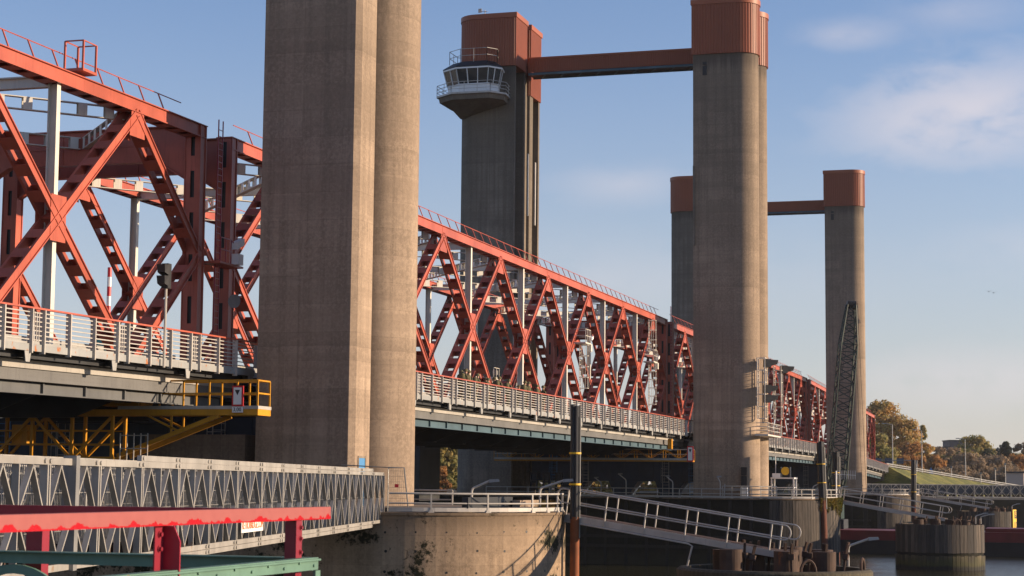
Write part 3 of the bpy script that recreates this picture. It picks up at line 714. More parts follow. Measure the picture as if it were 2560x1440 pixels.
# steel cross boxes between the tower feet
for cx,lab in ((88.5,'dark navy steel box beam between the near towers under the bridge'),(199.0,'dark navy steel box beam between the middle towers under the bridge'),(311.0,'dark navy steel box beam between the farthest towers under the bridge')):
    r=empty('steel_crossbeam',lab,'steel beam',(cx,47.5,6.4),group='steel cross boxes between the tower feet')
    bb_=MB().box(-1.6,1.6,-9.6,9.6,1.7,4.6)
    for i in range(12): bb_.box(-1.66,-1.601,-9+i*1.6,-8.94+i*1.6,1.75,4.55)
    bb_.build('box_beam',M['navy'],r)
    lg=MB().prism([(-1.2,0),(.2,0),(.9,1.7),(-2.4,1.7)],-1.3,1.3,'x')
    l=lg.build('leg',M['navy'],r,loc=(0,-5.2,0)); inst(l,r,(0,5.6,0)); inst(l,r,(0,0,0)); 
    def cage(y,mat,nm):
        g=MB()
        for dy in (-.35,.35): g.tube([(-1.75,y+dy,-.2),(-1.75,y+dy,4.9)],.035,4)
        for k in range(15): g.tube([(-1.75,y-.35,k*.33),(-1.75,y+.35,k*.33)],.022,4)
        for k in range(5):
            z=1.6+k*.75; g.tube([(-1.75,y-.35,z),(-2.3,y-.4,z),(-2.5,y,z),(-2.3,y+.4,z),(-1.75,y+.35,z)],.025,4)
        for dy in (-.4,0,.4): g.tube([(-2.3 if dy else -2.5,y+dy,1.6),(-2.3 if dy else -2.5,y+dy,4.6)],.02,4)
        g.build(nm,mat,r)
    cage(7.0,M['blue'],'caged_ladder'); cage(-8.6,M['blue'],'caged_ladder'); cage(-5.6,M['alu'],'caged_ladder'); cage(3.4,M['alu'],'caged_ladder')
struct(MB().box(81.5,83,38.2,44.0,6.45,9.9).box(83.2,84,44.2,57,6.45,9.2).build('wall_block',M['conc2'])) if False else None
bb=MB().box(82.0,83.6,38.2,43.6,6.44,10.0).box(82.2,83.5,43.8,57,6.44,8.6); tag(bb.build('bearing_block',M['conc2']),'concrete bearing block under the bridge left of the near tower','concrete block')
# ------------------------------------------------------------------ panel footbridges
def panel_bridge(start,ang,n,label,top2=True,mat=None,screen=False):
    """start = bridge end, runs back n panels of 3.44 along ang"""
    root=empty('panel_footbridge',label,'footbridge',start,ang,group='galvanised panel truss footbridges')
    L=3.44; mg=mat or M['galv']; H0,H1=0,2.27
    def panel(y,outer):
        p=MB()
        s=-1 if outer<0 else 1
        p.box(-L+.0,0,y-.05,y+.05,H1-.14,H1-.0); p.box(-L,0,y-.05,y+.05,H0,H0+.14)
        for x in (-L+.07,-.07): p.box(x-.035,x+.035,y-.10,y+.06,H0+.141,H1-.141)
        for x in (-L/2,): p.box(x-.025,x+.025,y-.085,y+.05,H0+.141,H1-.141)
        zm=(H0+H1)/2
        for a,b in (((-L+.12,zm),(-L*.75,H1-.16)),((-L*.75,H1-.16),(-L/2,zm)),((-L/2,zm),(-L*.25,H1-.16)),((-L*.25,H1-.16),(-.12,zm)),
                    ((-L+.12,zm),(-L*.75,H0+.16)),((-L*.75,H0+.16),(-L/2,zm)),((-L/2,zm),(-L*.25,H0+.16)),((-L*.25,H0+.16),(-.12,zm))):
            p.beam((a[0],y-.01,a[1]),(b[0],y-.01,b[1]),.12,.05,side=(0,1,0))
        for x in (-L+.16,-.16):
            for z in (H1-.07,H0+.07): p.tube([(x,y-.085,z),(x,y+.085,z)],.05,6)
        return p
    W_=3.4
    a=panel(0,-1).build('truss_panel',mg,root); b=panel(W_,1).build('truss_panel',mg,root)
    for k in range(1,n): inst(a,root,(-k*L,0,0)); inst(b,root,(-k*L,0,0))
    n2=min(n,12) if top2 else 0
    if n2:
        for y in (0,W_):
            for za,zb in ((H1+.012,H1+.145),(H0-.145,H0-.012)):
                ch=MB().box(-n2*L+.02,-L-.02,y-.055,y+.055,za,zb)
                for k in range(1,n2):
                    for x in (-k*L-L+.16,-k*L-.16): ch.tube([(x,y-.085,(za+zb)/2),(x,y+.085,(za+zb)/2)],.05,6)
                ch.build('reinforcing_chord',mg,root)
    MB().box(-n*L,0,.25,W_-.25,.42,.52).build('deck',M['asphalt'],root)
    cb=MB()
    for k in range(n*2): cb.box(-k*L/2-.12,-k*L/2-.05,.1,W_-.1,.12,.41)
    cb.build('transom',M['steelrust'],root)
    # wire mesh fence along the walkway
    for y,nm in ((.42,'mesh_fence'),(W_-.42,'mesh_fence')):
        fe=MB(); x=0
        while x<n*L-.1:
            fe.box(-x-.012,-x,y-.006,y+.006,.55,2.15); x+=.11
        for z in (.75,1.15,1.55,1.95,2.12): fe.box(-n*L,0,y-.018,y-.007,z,z+.018)
        for k in range(int(n*L/2.9)): fe.tube([(-k*2.9-.4,y+.03,.52),(-k*2.9-.4,y+.03,2.2)],.03,5)
        fe.build(nm,M['galvd'],root)
    if screen: MB().box(-n*L,0,.5,.53,.55,2.12).build('wind_screen',M['navy'],root)
    return root
BA=R(12.7857)
pb1=panel_bridge((79.25,30.0,5.94),BA,25,'long galvanised panel footbridge running to the near pier')
fx=MB().box(-46.55,-46.3,-.14,.14,-.02,2.33); fx.build('end_pillar',M['galvd'],pb1)
def text(body,size,mat,parent,loc,rot,name='lettering',ext=.004):
    c=bpy.data.curves.new(name,'FONT'); c.body=body; c.size=size; c.align_x='CENTER'; c.align_y='CENTER'; c.extrude=ext
    t_=bpy.data.objects.new(name,c); COL.objects.link(t_); me=bpy.data.meshes.new_from_object(t_.evaluated_get(bpy.context.evaluated_depsgraph_get())); bpy.data.objects.remove(t_); me.materials.clear(); me.materials.append(mat)
    o=bpy.data.objects.new(name,me); COL.objects.link(o); o.parent=parent; o.location=loc; o.rotation_euler=rot; return o
sg=empty('banner','white banner with orange letters on the panel footbridge','banner',(0,0,0)); sg.location=pb1.matrix_world@Vector((0,0,0))
def on_pb(x,y,z):
    c,s=math.cos(BA),math.sin(BA); return (79.25+x*c-y*s,30.0+x*s+y*c,5.94+z)
sg.location=on_pb(-27.35-1.72,-.14,.60); sg.rotation_euler=(0,0,BA)
MB().box(-1.55,1.55,-.02,.0,-.27,.36).build('banner_cloth',M['wht'],sg)
text('RETROBRIDGE.COM',.33,M['orange'],sg,(0,-.026,-.07),(PI/2,0,0))
far=panel_bridge((302.6,31.2,6.1),R(12),2,'far panel footbridge stub at the last pier',top2=False) if False else None
pb2=panel_bridge((352,-2.5,6.0),R(-66)+PI*0,16,'far panel footbridge from the last pier towards the right bank',top2=False,screen=True)
# ------------------------------------------------------------------ gangways, dolphins, fender piles
def gangway(a,b,label):
    a,b=Vector(a),Vector(b); root=empty('gangway',label,'gangway',a,group='gangways down to the mooring dolphins'); d=b-a; L=d.length; root.rotation_euler=d.to_track_quat('X','Z').to_euler()
    MB().box(0,L,-.5,.5,.02,.09).build('tread_deck',M['steelrust'],root)
    be=MB()
    for y in (-.52,.52): be.box(-.05,L+.05,y-.03,y+.03,-.22,.08)
    be.build('side_beam',M['alu'],root)
    for y in (-.56,.56):
        pts=[(.02-.33*math.sin(PI*k/12),y,.62+.66*(1-math.cos(PI*k/12))/2) for k in range(13)]+[(L+.02+.33*math.sin(PI*k/12),y,1.28-.66*(1-math.cos(PI*k/12))/2) for k in range(13)]
        h=MB().tube(pts+[(.02,y,.62)],.036,7,cap=False); h.build('handrail',M['alu'],root,True)
    po=MB().box(-.028,.028,-.028,.028,-.2,1.27); first=None
    n=5
    for y in (-.56,.56):
        for i in range(n+1):
            p=(.3+i*(L-.9)/n,y,0)
            if first is None: first=po.build('post',M['alu'],root,loc=p)
            else: inst(first,root,p)
    MB().tube([(.2,-.6,-.26),(L*.60,-.6,-.28),(L*.62,-.6,-.36),(L*.62-.2,-.6,-1.7)],.045,6).build('cable_pipe',M['alu'],root,True)
    return root
gangway((87.0,23.4,6.28),(84.0,12.3,4.75),'largest white gangway from the mossy near pier to the nearest dolphin')
gangway((199.2,23.5,6.28),(197.2,12.3,4.5),'white gangway from the ivy hung pier to the round timber dolphin')
gangway((310.6,23.5,6.28),(308.6,12.3,4.5),'most distant white gangway below the far panel footbridge')
def dolphin(cx,cy,label,near=False,board=False):
    root=empty('mooring_dolphin',label,'dolphin',(cx,cy,0),group='round mooring dolphins')
    r=4.45
    if near:
        c=MB(); n=56
        def rg(q,z): return [(q*math.cos(2*PI*i/n),q*math.sin(2*PI*i/n),z) for i in range(n)]
        c.loft([rg(r,-1),rg(r,3.95),rg(r-.12,4.05),rg(r-.55,4.05),rg(r-.6,3.5),rg(r-.6,-1)],cap=False); c.build('ring_wall',M['plankg'],root)
        MB().prism([(q[0],q[1]) for q in rg(r-.62,0)],-1,3.45).build('floor_plate',M['dark'],root)
    else:
        t=MB(); planks_arc(t,0,0,r-.09,0,360,1.15,3.98,.42,th=.12,zj=.03); t.build('upper_timber_ring',M['plank'],root)
        t=MB(); planks_arc(t,0,0,r-.05,0,360,-1.2,.85,.42,th=.12,zj=.06); t.build('lower_timber_ring',M['plankg'],root)
        MB().prism(arc(0,0,r-.1,0,354,60)[:-1],-1.2,3.9).build('core',M['pierd'],root)
    spots=[(-2.6,-.9),(-2.2,1.6),(-.9,-2.4),(-.2,.9),(1.0,2.5),(1.3,-2.0),(2.7,-.4),(2.6,1.7),(.2,-.6)] if near else [(-2.4,-1.2),(-.3,-2.6),(2.2,-1.6),(-1.8,2),(1.9,2),(0,.4)]
    hd=4.9 if near else 4.5
    ph=MB().prism(arc(0,0,.52,0,350,24)[:-1],3.4,hd)
    p0=None
    for i,(x,y) in enumerate(spots):
        if p0 is None: p0=ph.build('pile_head',M['steelrust'],root,loc=(x,y,0))
        else: inst(p0,root,(x,y,rnd.uniform(-.12,.1)),(0,0,rnd.uniform(0,6)))
    ba=MB().beam((0,0,3.5),(.1,.05,4.7),.1,.1).beam((.1,.05,4.7),(0,-.02,5.25),.11,.11).box(-.12,.22,-.1,.15,4.55,4.8); b0=None
    for i,(x,y) in enumerate(spots):
        for dx in (-.62,.58):
            p=(x+dx,y-.3+rnd.uniform(-.2,.2),hd-4.9)
            if b0 is None: b0=ba.build('fender_pin',M['steelrust'],root,loc=p)
            else: inst(b0,root,p,(rnd.uniform(-.15,.15),rnd.uniform(-.15,.2),rnd.uniform(-.4,.4)))
    rg_=[(.35*math.cos(PI*k/8),0,.55*math.sin(PI*k/8)) for k in range(9)]
    b0=None
    for a in (-150,-95,-20):
        q=(r-.4)*math.cos(R(a)),(r-.4)*math.sin(R(a)),4.0
        if b0 is None: b0=MB().tube(rg_,.07,6).build('mooring_ring',M['steelrust'],root,True,loc=q); b0.rotation_euler=(0,0,R(a+90))
        else: inst(b0,root,q,(0,0,R(a+90)))
    return root
D1=dolphin(85,13.0,'nearest dolphin with rusty pile heads inside a low ring wall',near=True)
lm=MB().tube([(3.2,-2.6,3.9),(3.2,-2.6,5.2),(3.25,-2.7,5.4),(3.6,-3.6,5.6)],.06,6).box(3.5,3.75,-4.1,-3.5,5.55,5.68)
def lamp(name,label,base,h,arm,az,group,mat=None,drop=0,headlen=.45):
    r=empty(name,label,'lamp',base,az,group=group); mat=mat or M['alu']
    pts=[(0,0,0),(0,0,h*.62)]+[(arm*.16*(1-math.cos(PI/2*k/5))/1,0,h*.62+h*.16*math.sin(PI/2*k/5)) for k in range(1,6)]+[(arm,0,h)]
    MB().tube(pts,.055,7).build('curved_pole',mat,r,True)
    MB().hexa([(arm-.05,-.1,h-.10),(arm+headlen,-.12,h-.04),(arm+headlen,.12,h-.04),(arm-.05,.1,h-.10),(arm-.05,-.07,h+.06),(arm+headlen*.9,-.09,h+.08),(arm+headlen*.9,.09,h+.08),(arm-.05,.07,h+.06)]).build('lamp_head',M['galvd'],r)
    return r
AZV=R(-73)   # pointing along the pictures right
G='curved navigation lamps on piers and dolphins'
def at(px,py,d): return tuple(Vector((0,0,7.8))+(fw+rt*((px-1280)/4602.19)+up*((720-py)/4602.19))*d)
lamp('pier_lamp','curved white lamp rising left of the second lamp on the near pier',(82.4,26.75,6.44),1.45,.85,AZV,G)
lamp('pier_lamp','curved white lamp near the gangway end of the near pier',(85.1,24.2,6.44),1.5,1.15,AZV,G)
lamp('pier_lamp','short curved lamp leaning over the rim of the nearest dolphin',(88.2,10.0,4.0),1.35,1.0,AZV,G)
lamp('pier_lamp','thin curved lamp on the middle pier in front of the dark box beam',(189.9,47.3,6.44),2.0,-.7,AZV,G)
lamp('pier_lamp','curved lamp on the middle pier left of the bright opening',(189.9,44.6,6.44),2.4,-.8,AZV,G)
lamp('pier_lamp','curved lamp on the middle pier right of the bright opening',(189.9,39.6,6.44),2.2,-.7,AZV,G)
lamp('pier_lamp','upright curved lamp in front of the middle tower foot',(189.9,34.6,6.44),2.2,-.3,AZV,G)
lamp('pier_lamp','curved lamp beside the round corner of the middle tower',(192.6,25.4,6.44),1.7,.9,AZV,G)
lamp('pier_lamp','curved lamp in front of the white instrument table on the middle pier',(199.5,23.9,6.44),1.3,.9,AZV,G)
lamp('pier_lamp','left one of two bent lamps on the round timber dolphin',(199.4,9.4,4.0),1.1,.9,AZV,G)
lamp('pier_lamp','right one of two bent lamps on the round timber dolphin',(199.9,8.9,4.0),1.0,1.0,AZV,G)
lamp('pier_lamp','bent lamp on the distant dolphin with the yellow board',(310.8,8.9,4.0),1.2,.9,AZV,G)
D2=dolphin(196.6,12.9,'round timber dolphin in open water on the right, green at its foot')
D3=dolphin(308.0,12.9,'distant timber dolphin carrying a yellow depth board')
db=empty('depth_board','yellow depth board marked 9 and 10 on the distant dolphin','depth gauge',(306.7,8.45,.9),R(-20))
MB().box(-.75,.75,-.06,0,0,3.4).build('board',M['strap'],db); MB().box(-.1,.72,-.09,-.061,2.0,3.2).build('black_field',M['black'],db); 
text('9',1.35,M['strap'],db,(.3,-.10,2.6),(PI/2,0,0),'digits'); text('10',1.35,M['black'],db,(.15,-.07,.95),(PI/2,0,0),'digits')
def fender_pile(x,y,label,top,mid,tilt=0,pm='rustdark',k_=1.0):
    r=empty('fender_pile',label,'fender pile',(x,y,-1),group='piles with black sleeves and yellow straps'); r.rotation_euler=(0,tilt,R(-73)); r.scale=(k_,k_,1)
    MB().tube([(0,0,-1),(0,0,mid+1)],.36,14).build('rusty_pipe',M[pm],r,True)
    for k in range(5):
        a=2*PI*k/5; MB().tube([(.24*math.cos(a),.2*math.sin(a)-.0,mid+.9),(.25*math.cos(a),.21*math.sin(a),top+1-rnd.uniform(0,.25))],.17,8).build('rubber_sleeve',M['rubber'] if k%2 else M['dark'],r,True)
    MB().tube([(.36,-.2,mid),(.40,-.2,top+.4)],.05,5).build('hose',M['galvd'],r)
    for z in (top-2.4,mid+(top-mid)*.28):
        MB().prism(arc(0,0,.47,0,345,20)[:-1],z+1,z+1.09).build('strap',M['strap'],r)
    return r
fender_pile(86.15,22.75,'nearest fender pile with black sleeves and yellow straps at the gangway head',11.6,6.2,0,'rustpipe',.62)
fender_pile(192.9,24.2,'fender pile on a rust red pipe before the ivy hung pier',12.4,6.4,R(-2))
fender_pile(205,24.5,'second strapped fender pile behind the white antenna at the middle pier',11.6,6.3)
fender_pile(304.7,24.0,'distant fender pile with yellow strap before the farthest pier',12.1,4.9)
# ------------------------------------------------------------------ inspection gantries under the decks
def gantry_near():
    r=empty('inspection_gantry','yellow inspection gantry hanging under the left span, with a railed end platform','inspection gantry',(77,35,10.9),group='yellow inspection gantries under the bridge'); Y=M['yellow']
    o=(77,35,10.9)
    def bld(mb,nm,mat,par=r): mb.v=[(x-o[0],y-o[1],z-o[2]) for x,y,z in mb.v]; return mb.build(nm,mat,par)
    bld(MB().box(76.3,76.42,34.95,58,10.72,11.0).box(77.58,77.7,34.95,58,10.72,11.0).box(76.421,77.579,34.95,35.05,10.72,11.0),'main_beam',Y)
    bld(MB().box(76.28,77.72,34.93,42,11.001,11.15),'kick_board',M['alu'])
    ra=MB()
    for x in (76.35,77.65):
        for y in (35.0,36.0,37.4,38.7,39.9,41.0): ra.beam((x,y,11.1),(x,y,12.3),.07,.07)
        ra.beam((x,35,12.3),(x,41,12.3),.07,.08); ra.beam((x,35,11.72),(x,41,11.72),.05,.06)
    for z in (12.3,11.72): ra.beam((76.35,35,z),(77.65,35,z),.06,.07)
    bld(ra,'platform_railing',Y)
    tr=MB(); zt,zb=10.71,8.7
    for x in (76.4,77.6):
        tr.box(x-.06,x+.06,42.2,58,zb,zb+.12)
        for y in (42.3,44.4,46.5,48.6,50.7,52.8,54.9,57.0): tr.beam((x,y,zb),(x,y,zt),.14,.14)
        for i,y in enumerate((42.3,44.4,46.5,48.6,50.7,52.8,54.9)):
            a,b=((y,zb),(y+2.1,zt)) if i%2 else ((y,zt),(y+2.1,zb)); tr.beam((x+.005,a[0],a[1]),(x+.005,b[0],b[1]),.12,.12)
            tr.box(x-.05,x+.05,y+.1,y+2,9.35,9.42); tr.box(x-.05,x+.05,y+.1,y+2,10.0,10.05)
        tr.beam((x+.01,42.0,8.85),(x+.01,36.9,10.72),.16,.2); tr.beam((x+.008,40.5,10.7),(x+.008,38.8,9.95),.08,.08); tr.beam((x+.008,39.3,10.7),(x+.008,39.3,9.85),.08,.08)
    bld(tr,'hanging_truss',Y)
    bx=MB().box(76.6,77.4,46.9,47.7,9.4,10.3); bld(bx,'control_box',Y)
    dv=MB()
    for y in (41.3,42.4):
        dv.box(76.5,77.4,y-.12,y+.12,11.2,12.2).beam((76.9,y,12.1),(76.9,y,12.6),.3,.3)
    dv.box(76.45,77.5,40.9,42.9,11.16,11.3); bld(dv,'drive_unit',Y)
    cg=MB()
    for k in range(5): cg.tube([(76.25,40.4+k*.35,8.4),(76.25,40.4+k*.35,9.9)],.03,4)
    for z in (8.6,9.2,9.8): cg.tube([(76.25,40.4,z),(76.25,41.8,z)],.03,4)
    bld(cg,'ladder_cage',M['alu'])
    sb=MB().box(76.2,76.27,35.65,36.2,11.12,12.05); s=bld(sb,'sign_board',M['redb'])
    bld(MB().box(76.18,76.198,35.73,36.12,11.2,11.97),'white_field',M['wht'],s)
    bld(MB().prism([(35.925,11.62),(36.05,11.86),(35.80,11.86)],76.165,76.178,'x'),'triangle',M['black'],s)
    bld(MB().box(76.2,76.27,35.67,36.18,10.84,11.1),'number_plate',M['wht'],s)
    text('3,00',.24,M['black'],s,(76.19-o[0],35.925-o[1],10.97-o[2]),(PI/2,0,-PI/2),'digits')
gantry_near()
def gantry_far():
    r=empty('inspection_gantry','slim yellow and grey inspection gantry under the middle span','inspection gantry',(184.8,36.4,10.1),group='yellow inspection gantries under the bridge')
    def b(mb,nm,mat,par=r): return mb.build(nm,mat,par)
    b(MB().box(-.6,.6,0,21,-.02,.12),'floor_beam',M['yellow']); b(MB().box(-.64,-.601,0,21,.122,.34).box(.601,.64,0,21,.122,.34),'kick_board',M['alu'])
    for x in (-.6,.6):
        t=MB()
        for i in range(15):
            y=i*1.5; t.beam((x,y,.12),(x,y,1.2),.06,.06)
            if i<14: t.beam((x+.003,y,.34 if i%2 else 1.2),(x+.003,y+1.5,1.2 if i%2 else .34),.05,.05)
        b(t,'railing_truss',M['yellow'])
        b(MB().box(x-.03,x+.03,0,21,1.2,1.27),'hand_rail',M['alu']); b(MB().box(x-.025,x+.025,0,21,.72,.77),'mid_rail',M['alu'])
    s=b(MB().box(-.75,-.68,-.12,.5,.0,1.55),'sign_board',M['redb']); b(MB().box(-.77,-.751,-.03,.41,.12,1.43),'white_field',M['wht'],s)
    b(MB().prism([(.19,.9),(.33,1.25),(.05,1.25)],-.785,-.771,'x'),'triangle',M['black'],s)
    h=MB()
    for y in (2.2,17.5): h.box(-.3,.3,y,y+.4,1.2,2.3)
    b(h,'hanger',M['yellow'])
gantry_far()
# ------------------------------------------------------------------ crane on its barge
def crane():
    b=empty('barge','long red and black barge moored behind the round timber dolphin','barge',(240,0,0))
    MB().prism([(-5,31),(-4.2,33),(4.2,33),(5,31),(5,-55),(-5,-55)][::-1],-1.2,1.1).build('hull',M['hulld'],b)
    MB().prism([(-4.9,30.9),(-4.1,32.8),(4.1,32.8),(4.9,30.9),(4.9,-54.9),(-4.9,-54.9)][::-1],1.101,2.3).build('bulwark',M['hullred'],b)
    MB().box(-3.6,3.6,-50,10,2.301,2.75).build('hatch_coaming',M['hullred'],b)
    bo=MB().tube([(0,0,0),(0,0,.45)],.16,8).box(-.35,.35,-.12,.12,.42,.52); q=None
    for y in (14,2,-10,-22):
        for x in (-4.4,):
            if q is None: q=bo.build('bollard',M['alu'],b,loc=(x,y,2.3))
            else: inst(q,b,(x,y,2.3))
    c=empty('crane','dark green lattice boom crane standing on the barge','crane',(243,30,2.3))
    P=M['craneg']
    MB().box(-2.6,2.6,-2.2,2.2,0,1.2).build('crawler_track',M['dark'],c); 
    MB().box(-2.0,3.4,-1.6,1.6,1.25,3.6).build('machine_body',P,c); cb=MB().box(-2.9,-1.2,-1.9,-.6,1.3,3.7).build('cab',P,c); MB().box(-2.92,-2.901,-1.75,-.75,2.2,3.5).build('windscreen',M['glass'],cb)
    a=Vector((-.3,-.8,2.6)); t=Vector((-1.4,-3.3,29.0)); d=(t-a).normalized(); s1=Vector((.29,-.957,0)); s1=(s1-d*s1.dot(d)).normalized(); s2=d.cross(s1)
    L=(t-a).length
    def wd(s): 
        return .35+1.0*min(1,s/4,(L-s)/8+.35)
    N=26; pts=[]
    for i in range(N+1):
        s=L*i/N; w=wd(s)*.78; pts.append([a+d*s+s1*(w*x)+s2*(w*y) for x,y in ((-1,-1),(1,-1),(1,1),(-1,1))])
    ch=MB()
    for k in range(4): ch.tube([p[k] for p in pts],.12,5)
    ch.build('boom_chord',P,c); la=MB()
    for i in range(N):
        for k in range(4):
            p,q=(pts[i][k],pts[i+1][(k+1)%4]) if i%2 else (pts[i][(k+1)%4],pts[i+1][k]); la.beam(p,q,.11,.11)
        for k in range(4): la.beam(pts[i][k],pts[i][(k+1)%4],.07,.07)
    la.build('boom_lacing',P,c)
    hd=MB()
    for j in range(5):
        ce=t+s1*(-.5+j*.25); hd.loft([[ce+s1*e+d*(.55*math.cos(2*PI*i/14))+s2*(.55*math.sin(2*PI*i/14)) for i in range(14)] for e in (-.07,.07)])
    hd.beam(t+s1*-.8-d*.2,t+s1*.8-d*.2,.6,.25); hd.build('boom_head',M['black'],c)
    cabl=MB()
    top=t+s2*.2
    for o in (.0,.5): cabl.tube([t+s1*(.3+o)+d*.3,Vector((t.x+.3+o*.3,t.y-1.3-o,.5))],.03,4)
    for o in (-.3,.3): cabl.tube([t+s1*o-s2*.3,Vector((2.8,1.0+o,5.2))],.03,4)
    cabl.tube([(2.8,.7,3.6),(2.8,.7,5.4)],.1,5).tube([(2.8,1.3,3.6),(2.8,1.3,5.4)],.1,5); cabl.build('cable',M['black'],c)
crane()
# ------------------------------------------------------------------ signals, masts and small fittings
def signal_frame(x,y,z0,z1,label,heads):
    r=empty('signal_tower',label,'signal ladder',(x,y,z0),R(0),group='cream ladders with signal lamps on the middle tower')
    h=z1-z0; f=MB()
    for dx in (-.55,.55):
        for dy in (-.45,.35): f.beam((dx,dy,0),(dx,dy,h),.09,.09)
    g=f; n=int(h/.42)
    for k in range(n+1):
        z=k*h/n; g.tube([(-.55,.35,z),(.55,.35,z)],.03,4)
        if k%3==0:
            for dx in (-.55,.55): g.beam((dx,-.45,z),(dx,.35,z),.06,.05)
            g.beam((-.55,-.45,z),(.55,-.45,z),.06,.06)
    g.build('ladder_rails',M['white'],r)
    hb=MB().box(-.32,.30,-.4,.4,-.42,.42).hexa([(.301,-.32,-.30),(1.0,-.30,-.1),(1.0,.30,-.1),(.301,.32,-.30),(.301,-.32,.36),(1.1,-.34,.34),(1.1,.34,.34),(.301,.32,.36)]); q=None
    for (dx,dz) in heads:
        if q is None: q=hb.build('signal_lamp',M['black'],r,loc=(dx,-.55,dz)); q.rotation_euler=(0,0,R(-60))
        else: inst(q,r,(dx,-.55,dz),(0,0,R(-60)))
    return r
signal_frame(191.3,30.5,14.7,21.0,'left cream signal ladder with three black lamps on the round tower corner',[(.6,5.8),(.6,3.1),(.6,2.1)])
signal_frame(198.6,29.9,14.9,20.6,'right cream signal ladder hung on the rear column of the middle tower',[(.9,5.4)])
pf=empty('tower_platform','small cream railed platform under the signal ladders','platform',(195,30.3,12.9))
MB().box(-4.4,4.4,-.6,.8,0,.16).build('platform_floor',M['white'],pf)
ra=MB()
for x in (-4.35,-3.2,-2.1,-1.0,.1,1.2,2.3,3.4,4.35): ra.tube([(x,-.55,.16),(x,-.55,1.35)],.035,4)
for z in (.55,.95,1.35): ra.tube([(-4.35,.7,z),(-4.35,-.55,z),(4.35,-.55,z),(4.35,.7,z)],.035,4)
ra.build('platform_railing',M['white'],pf)
# fittings on the spans
def mast(name,label,cat,base,h,mat,r=.06,group=None):
    o=empty(name,label,cat,base,group=group); MB().tube([(0,0,0),(0,0,h)],r,7).build('pole',mat,o,True); return o
ts=mast('traffic_signal','black two lamp traffic signal on a white pole at the left footway rail','traffic signal',(73.1,38.05,12.7),3.9,M['alu'])
hb=MB().box(-.16,.16,-.16,.16,3.5,4.6)
for z in (3.8,4.3): hb.hexa([(-.5,-.18,z-.13),(-.16,-.2,z-.22),(-.16,.2,z-.22),(-.5,.18,z-.13),(-.55,-.2,z+.22),(-.16,-.2,z+.24),(-.16,.2,z+.24),(-.55,.2,z+.22)])
hb.build('signal_head',M['black'],ts)
bp=empty('barrier_pole','red and white striped barrier pole standing upright behind the rail','barrier',(76.2,42.6,13.1)); k=0
for i in range(8):
    m_=M['redb'] if i%2 else M['wht']; MB().tube([(0,0,.9+i*.45),(0,0,.9+(i+1)*.45)],.1,8).build('stripe',m_,bp,True)
MB().box(-.45,.45,-.3,.3,0,1.15).build('cabinet',M['cyan'],bp)
cm=empty('camera_mast','white surveillance camera on a red platform between the span ends','camera',(85.0,40.9,18.7))
MB().box(-1.7,1.0,-.5,.5,-.1,0).build('platform',M['coral'],cm); MB().box(-.1,.45,-.75,-.35,.0,.55).build('junction_box',M['wht'],cm)
MB().hexa([(-.25,-.75,.75),(.55,-.75,1.05),(.55,-.4,1.05),(-.25,-.4,.75),(-.25,-.75,1.1),(.55,-.75,1.4),(.55,-.4,1.4),(-.25,-.4,1.1)]).build('camera_housing',M['wht'],cm)
ra=MB()
for x in (-1.7,-1.1,-.5): ra.tube([(x,-.5,0),(x,-.5,1.2)],.03,4)
ra.tube([(-1.7,-.5,1.2),(-.5,-.5,1.2),(.2,-.5,.9)],.03,4).tube([(-1.7,-.5,.6),(-.5,-.5,.6)],.03,4); ra.build('railing',M['redend'],cm)
kc=empty('chord_cage','open red frame cage standing on the top chord of the left span','cage',(70.6,41.3,25.5)); g=MB()
g.box(-.6,.6,-.55,.45,.0,.12)
for x,y in ((-.55,-.5),(.55,-.5),(-.55,.4),(.55,.4)): g.beam((x,y,.12),(x,y,1.35),.08,.08)
g.tube([(-.55,-.5,1.35),(.55,-.5,1.35),(.55,.4,1.35),(-.55,.4,1.35),(-.55,-.5,1.35)],.035,4)
g.build('cage_frame',M['coral'],kc)
ls=empty('loudspeaker','grey horn loudspeaker on the end post left of the near tower','loudspeaker',(86.3,41.0,16.9))
MB().loft([[(-e*.0-.1-q*.55,e*math.cos(2*PI*i/14)-.1-q*.2,e*math.sin(2*PI*i/14)) for i in range(14)] for q,e in ((0,.08),(.5,.14),(.85,.27),(1,.36))]).build('horn',M['galvd'],ls,True)
MB().box(-.1,.15,-.12,.2,-.1,.1).build('bracket',M['dark'],ls)
def post_ladder(label,x,y,z0,z1,mat,hoops=0,side=-1,name='ladder'):
    r=empty(name,label,'ladder',(x,y,z0),group='access ladders on the trusses'); h=z1-z0; g=MB()
    for d in (-.25,.25): g.tube([(d,0,0),(d,0,h)],.035,4)
    for k in range(int(h/.33)): g.tube([(-.25,0,k*.33+.1),(.25,0,k*.33+.1)],.022,4)
    g.build('rails',mat,r)
    if hoops:
        g=MB(); n=int(h/.9)
        for k in range(n+1):
            z=.3+k*(h-.4)/n; g.tube([(-.25,0,z),(-.42,side*.35,z),(-.25,side*.72,z),(.25,side*.72,z),(.42,side*.35,z),(.25,0,z)],.03,4)
        for dx,dy in ((-.42,.35),(-.25,.72),(.25,.72),(.42,.35)): g.tube([(dx,side*dy,.3),(dx,side*dy,h-.1)],.025,4)
        g.build('cage',mat,r)
    return r
post_ladder('dark red ladder up the end post of the left span',84.1,40.95,14.5,26.0,M['redend'])
post_ladder('thin red ladder on the end post beside the middle tower',195.4,40.95,14.5,27,M['redend'])
post_ladder('lower cream cage ladder on the hanger with the camera box',156.4,40.9,15.8,20.0,M['white'],1)
post_ladder('upper cream cage ladder close to the right end of the middle span',184.2,40.9,21.2,24.6,M['white'],1)
post_ladder('lower cream cage ladder close to the right end of the middle span',184.2,40.9,15.6,20.2,M['white'],1)
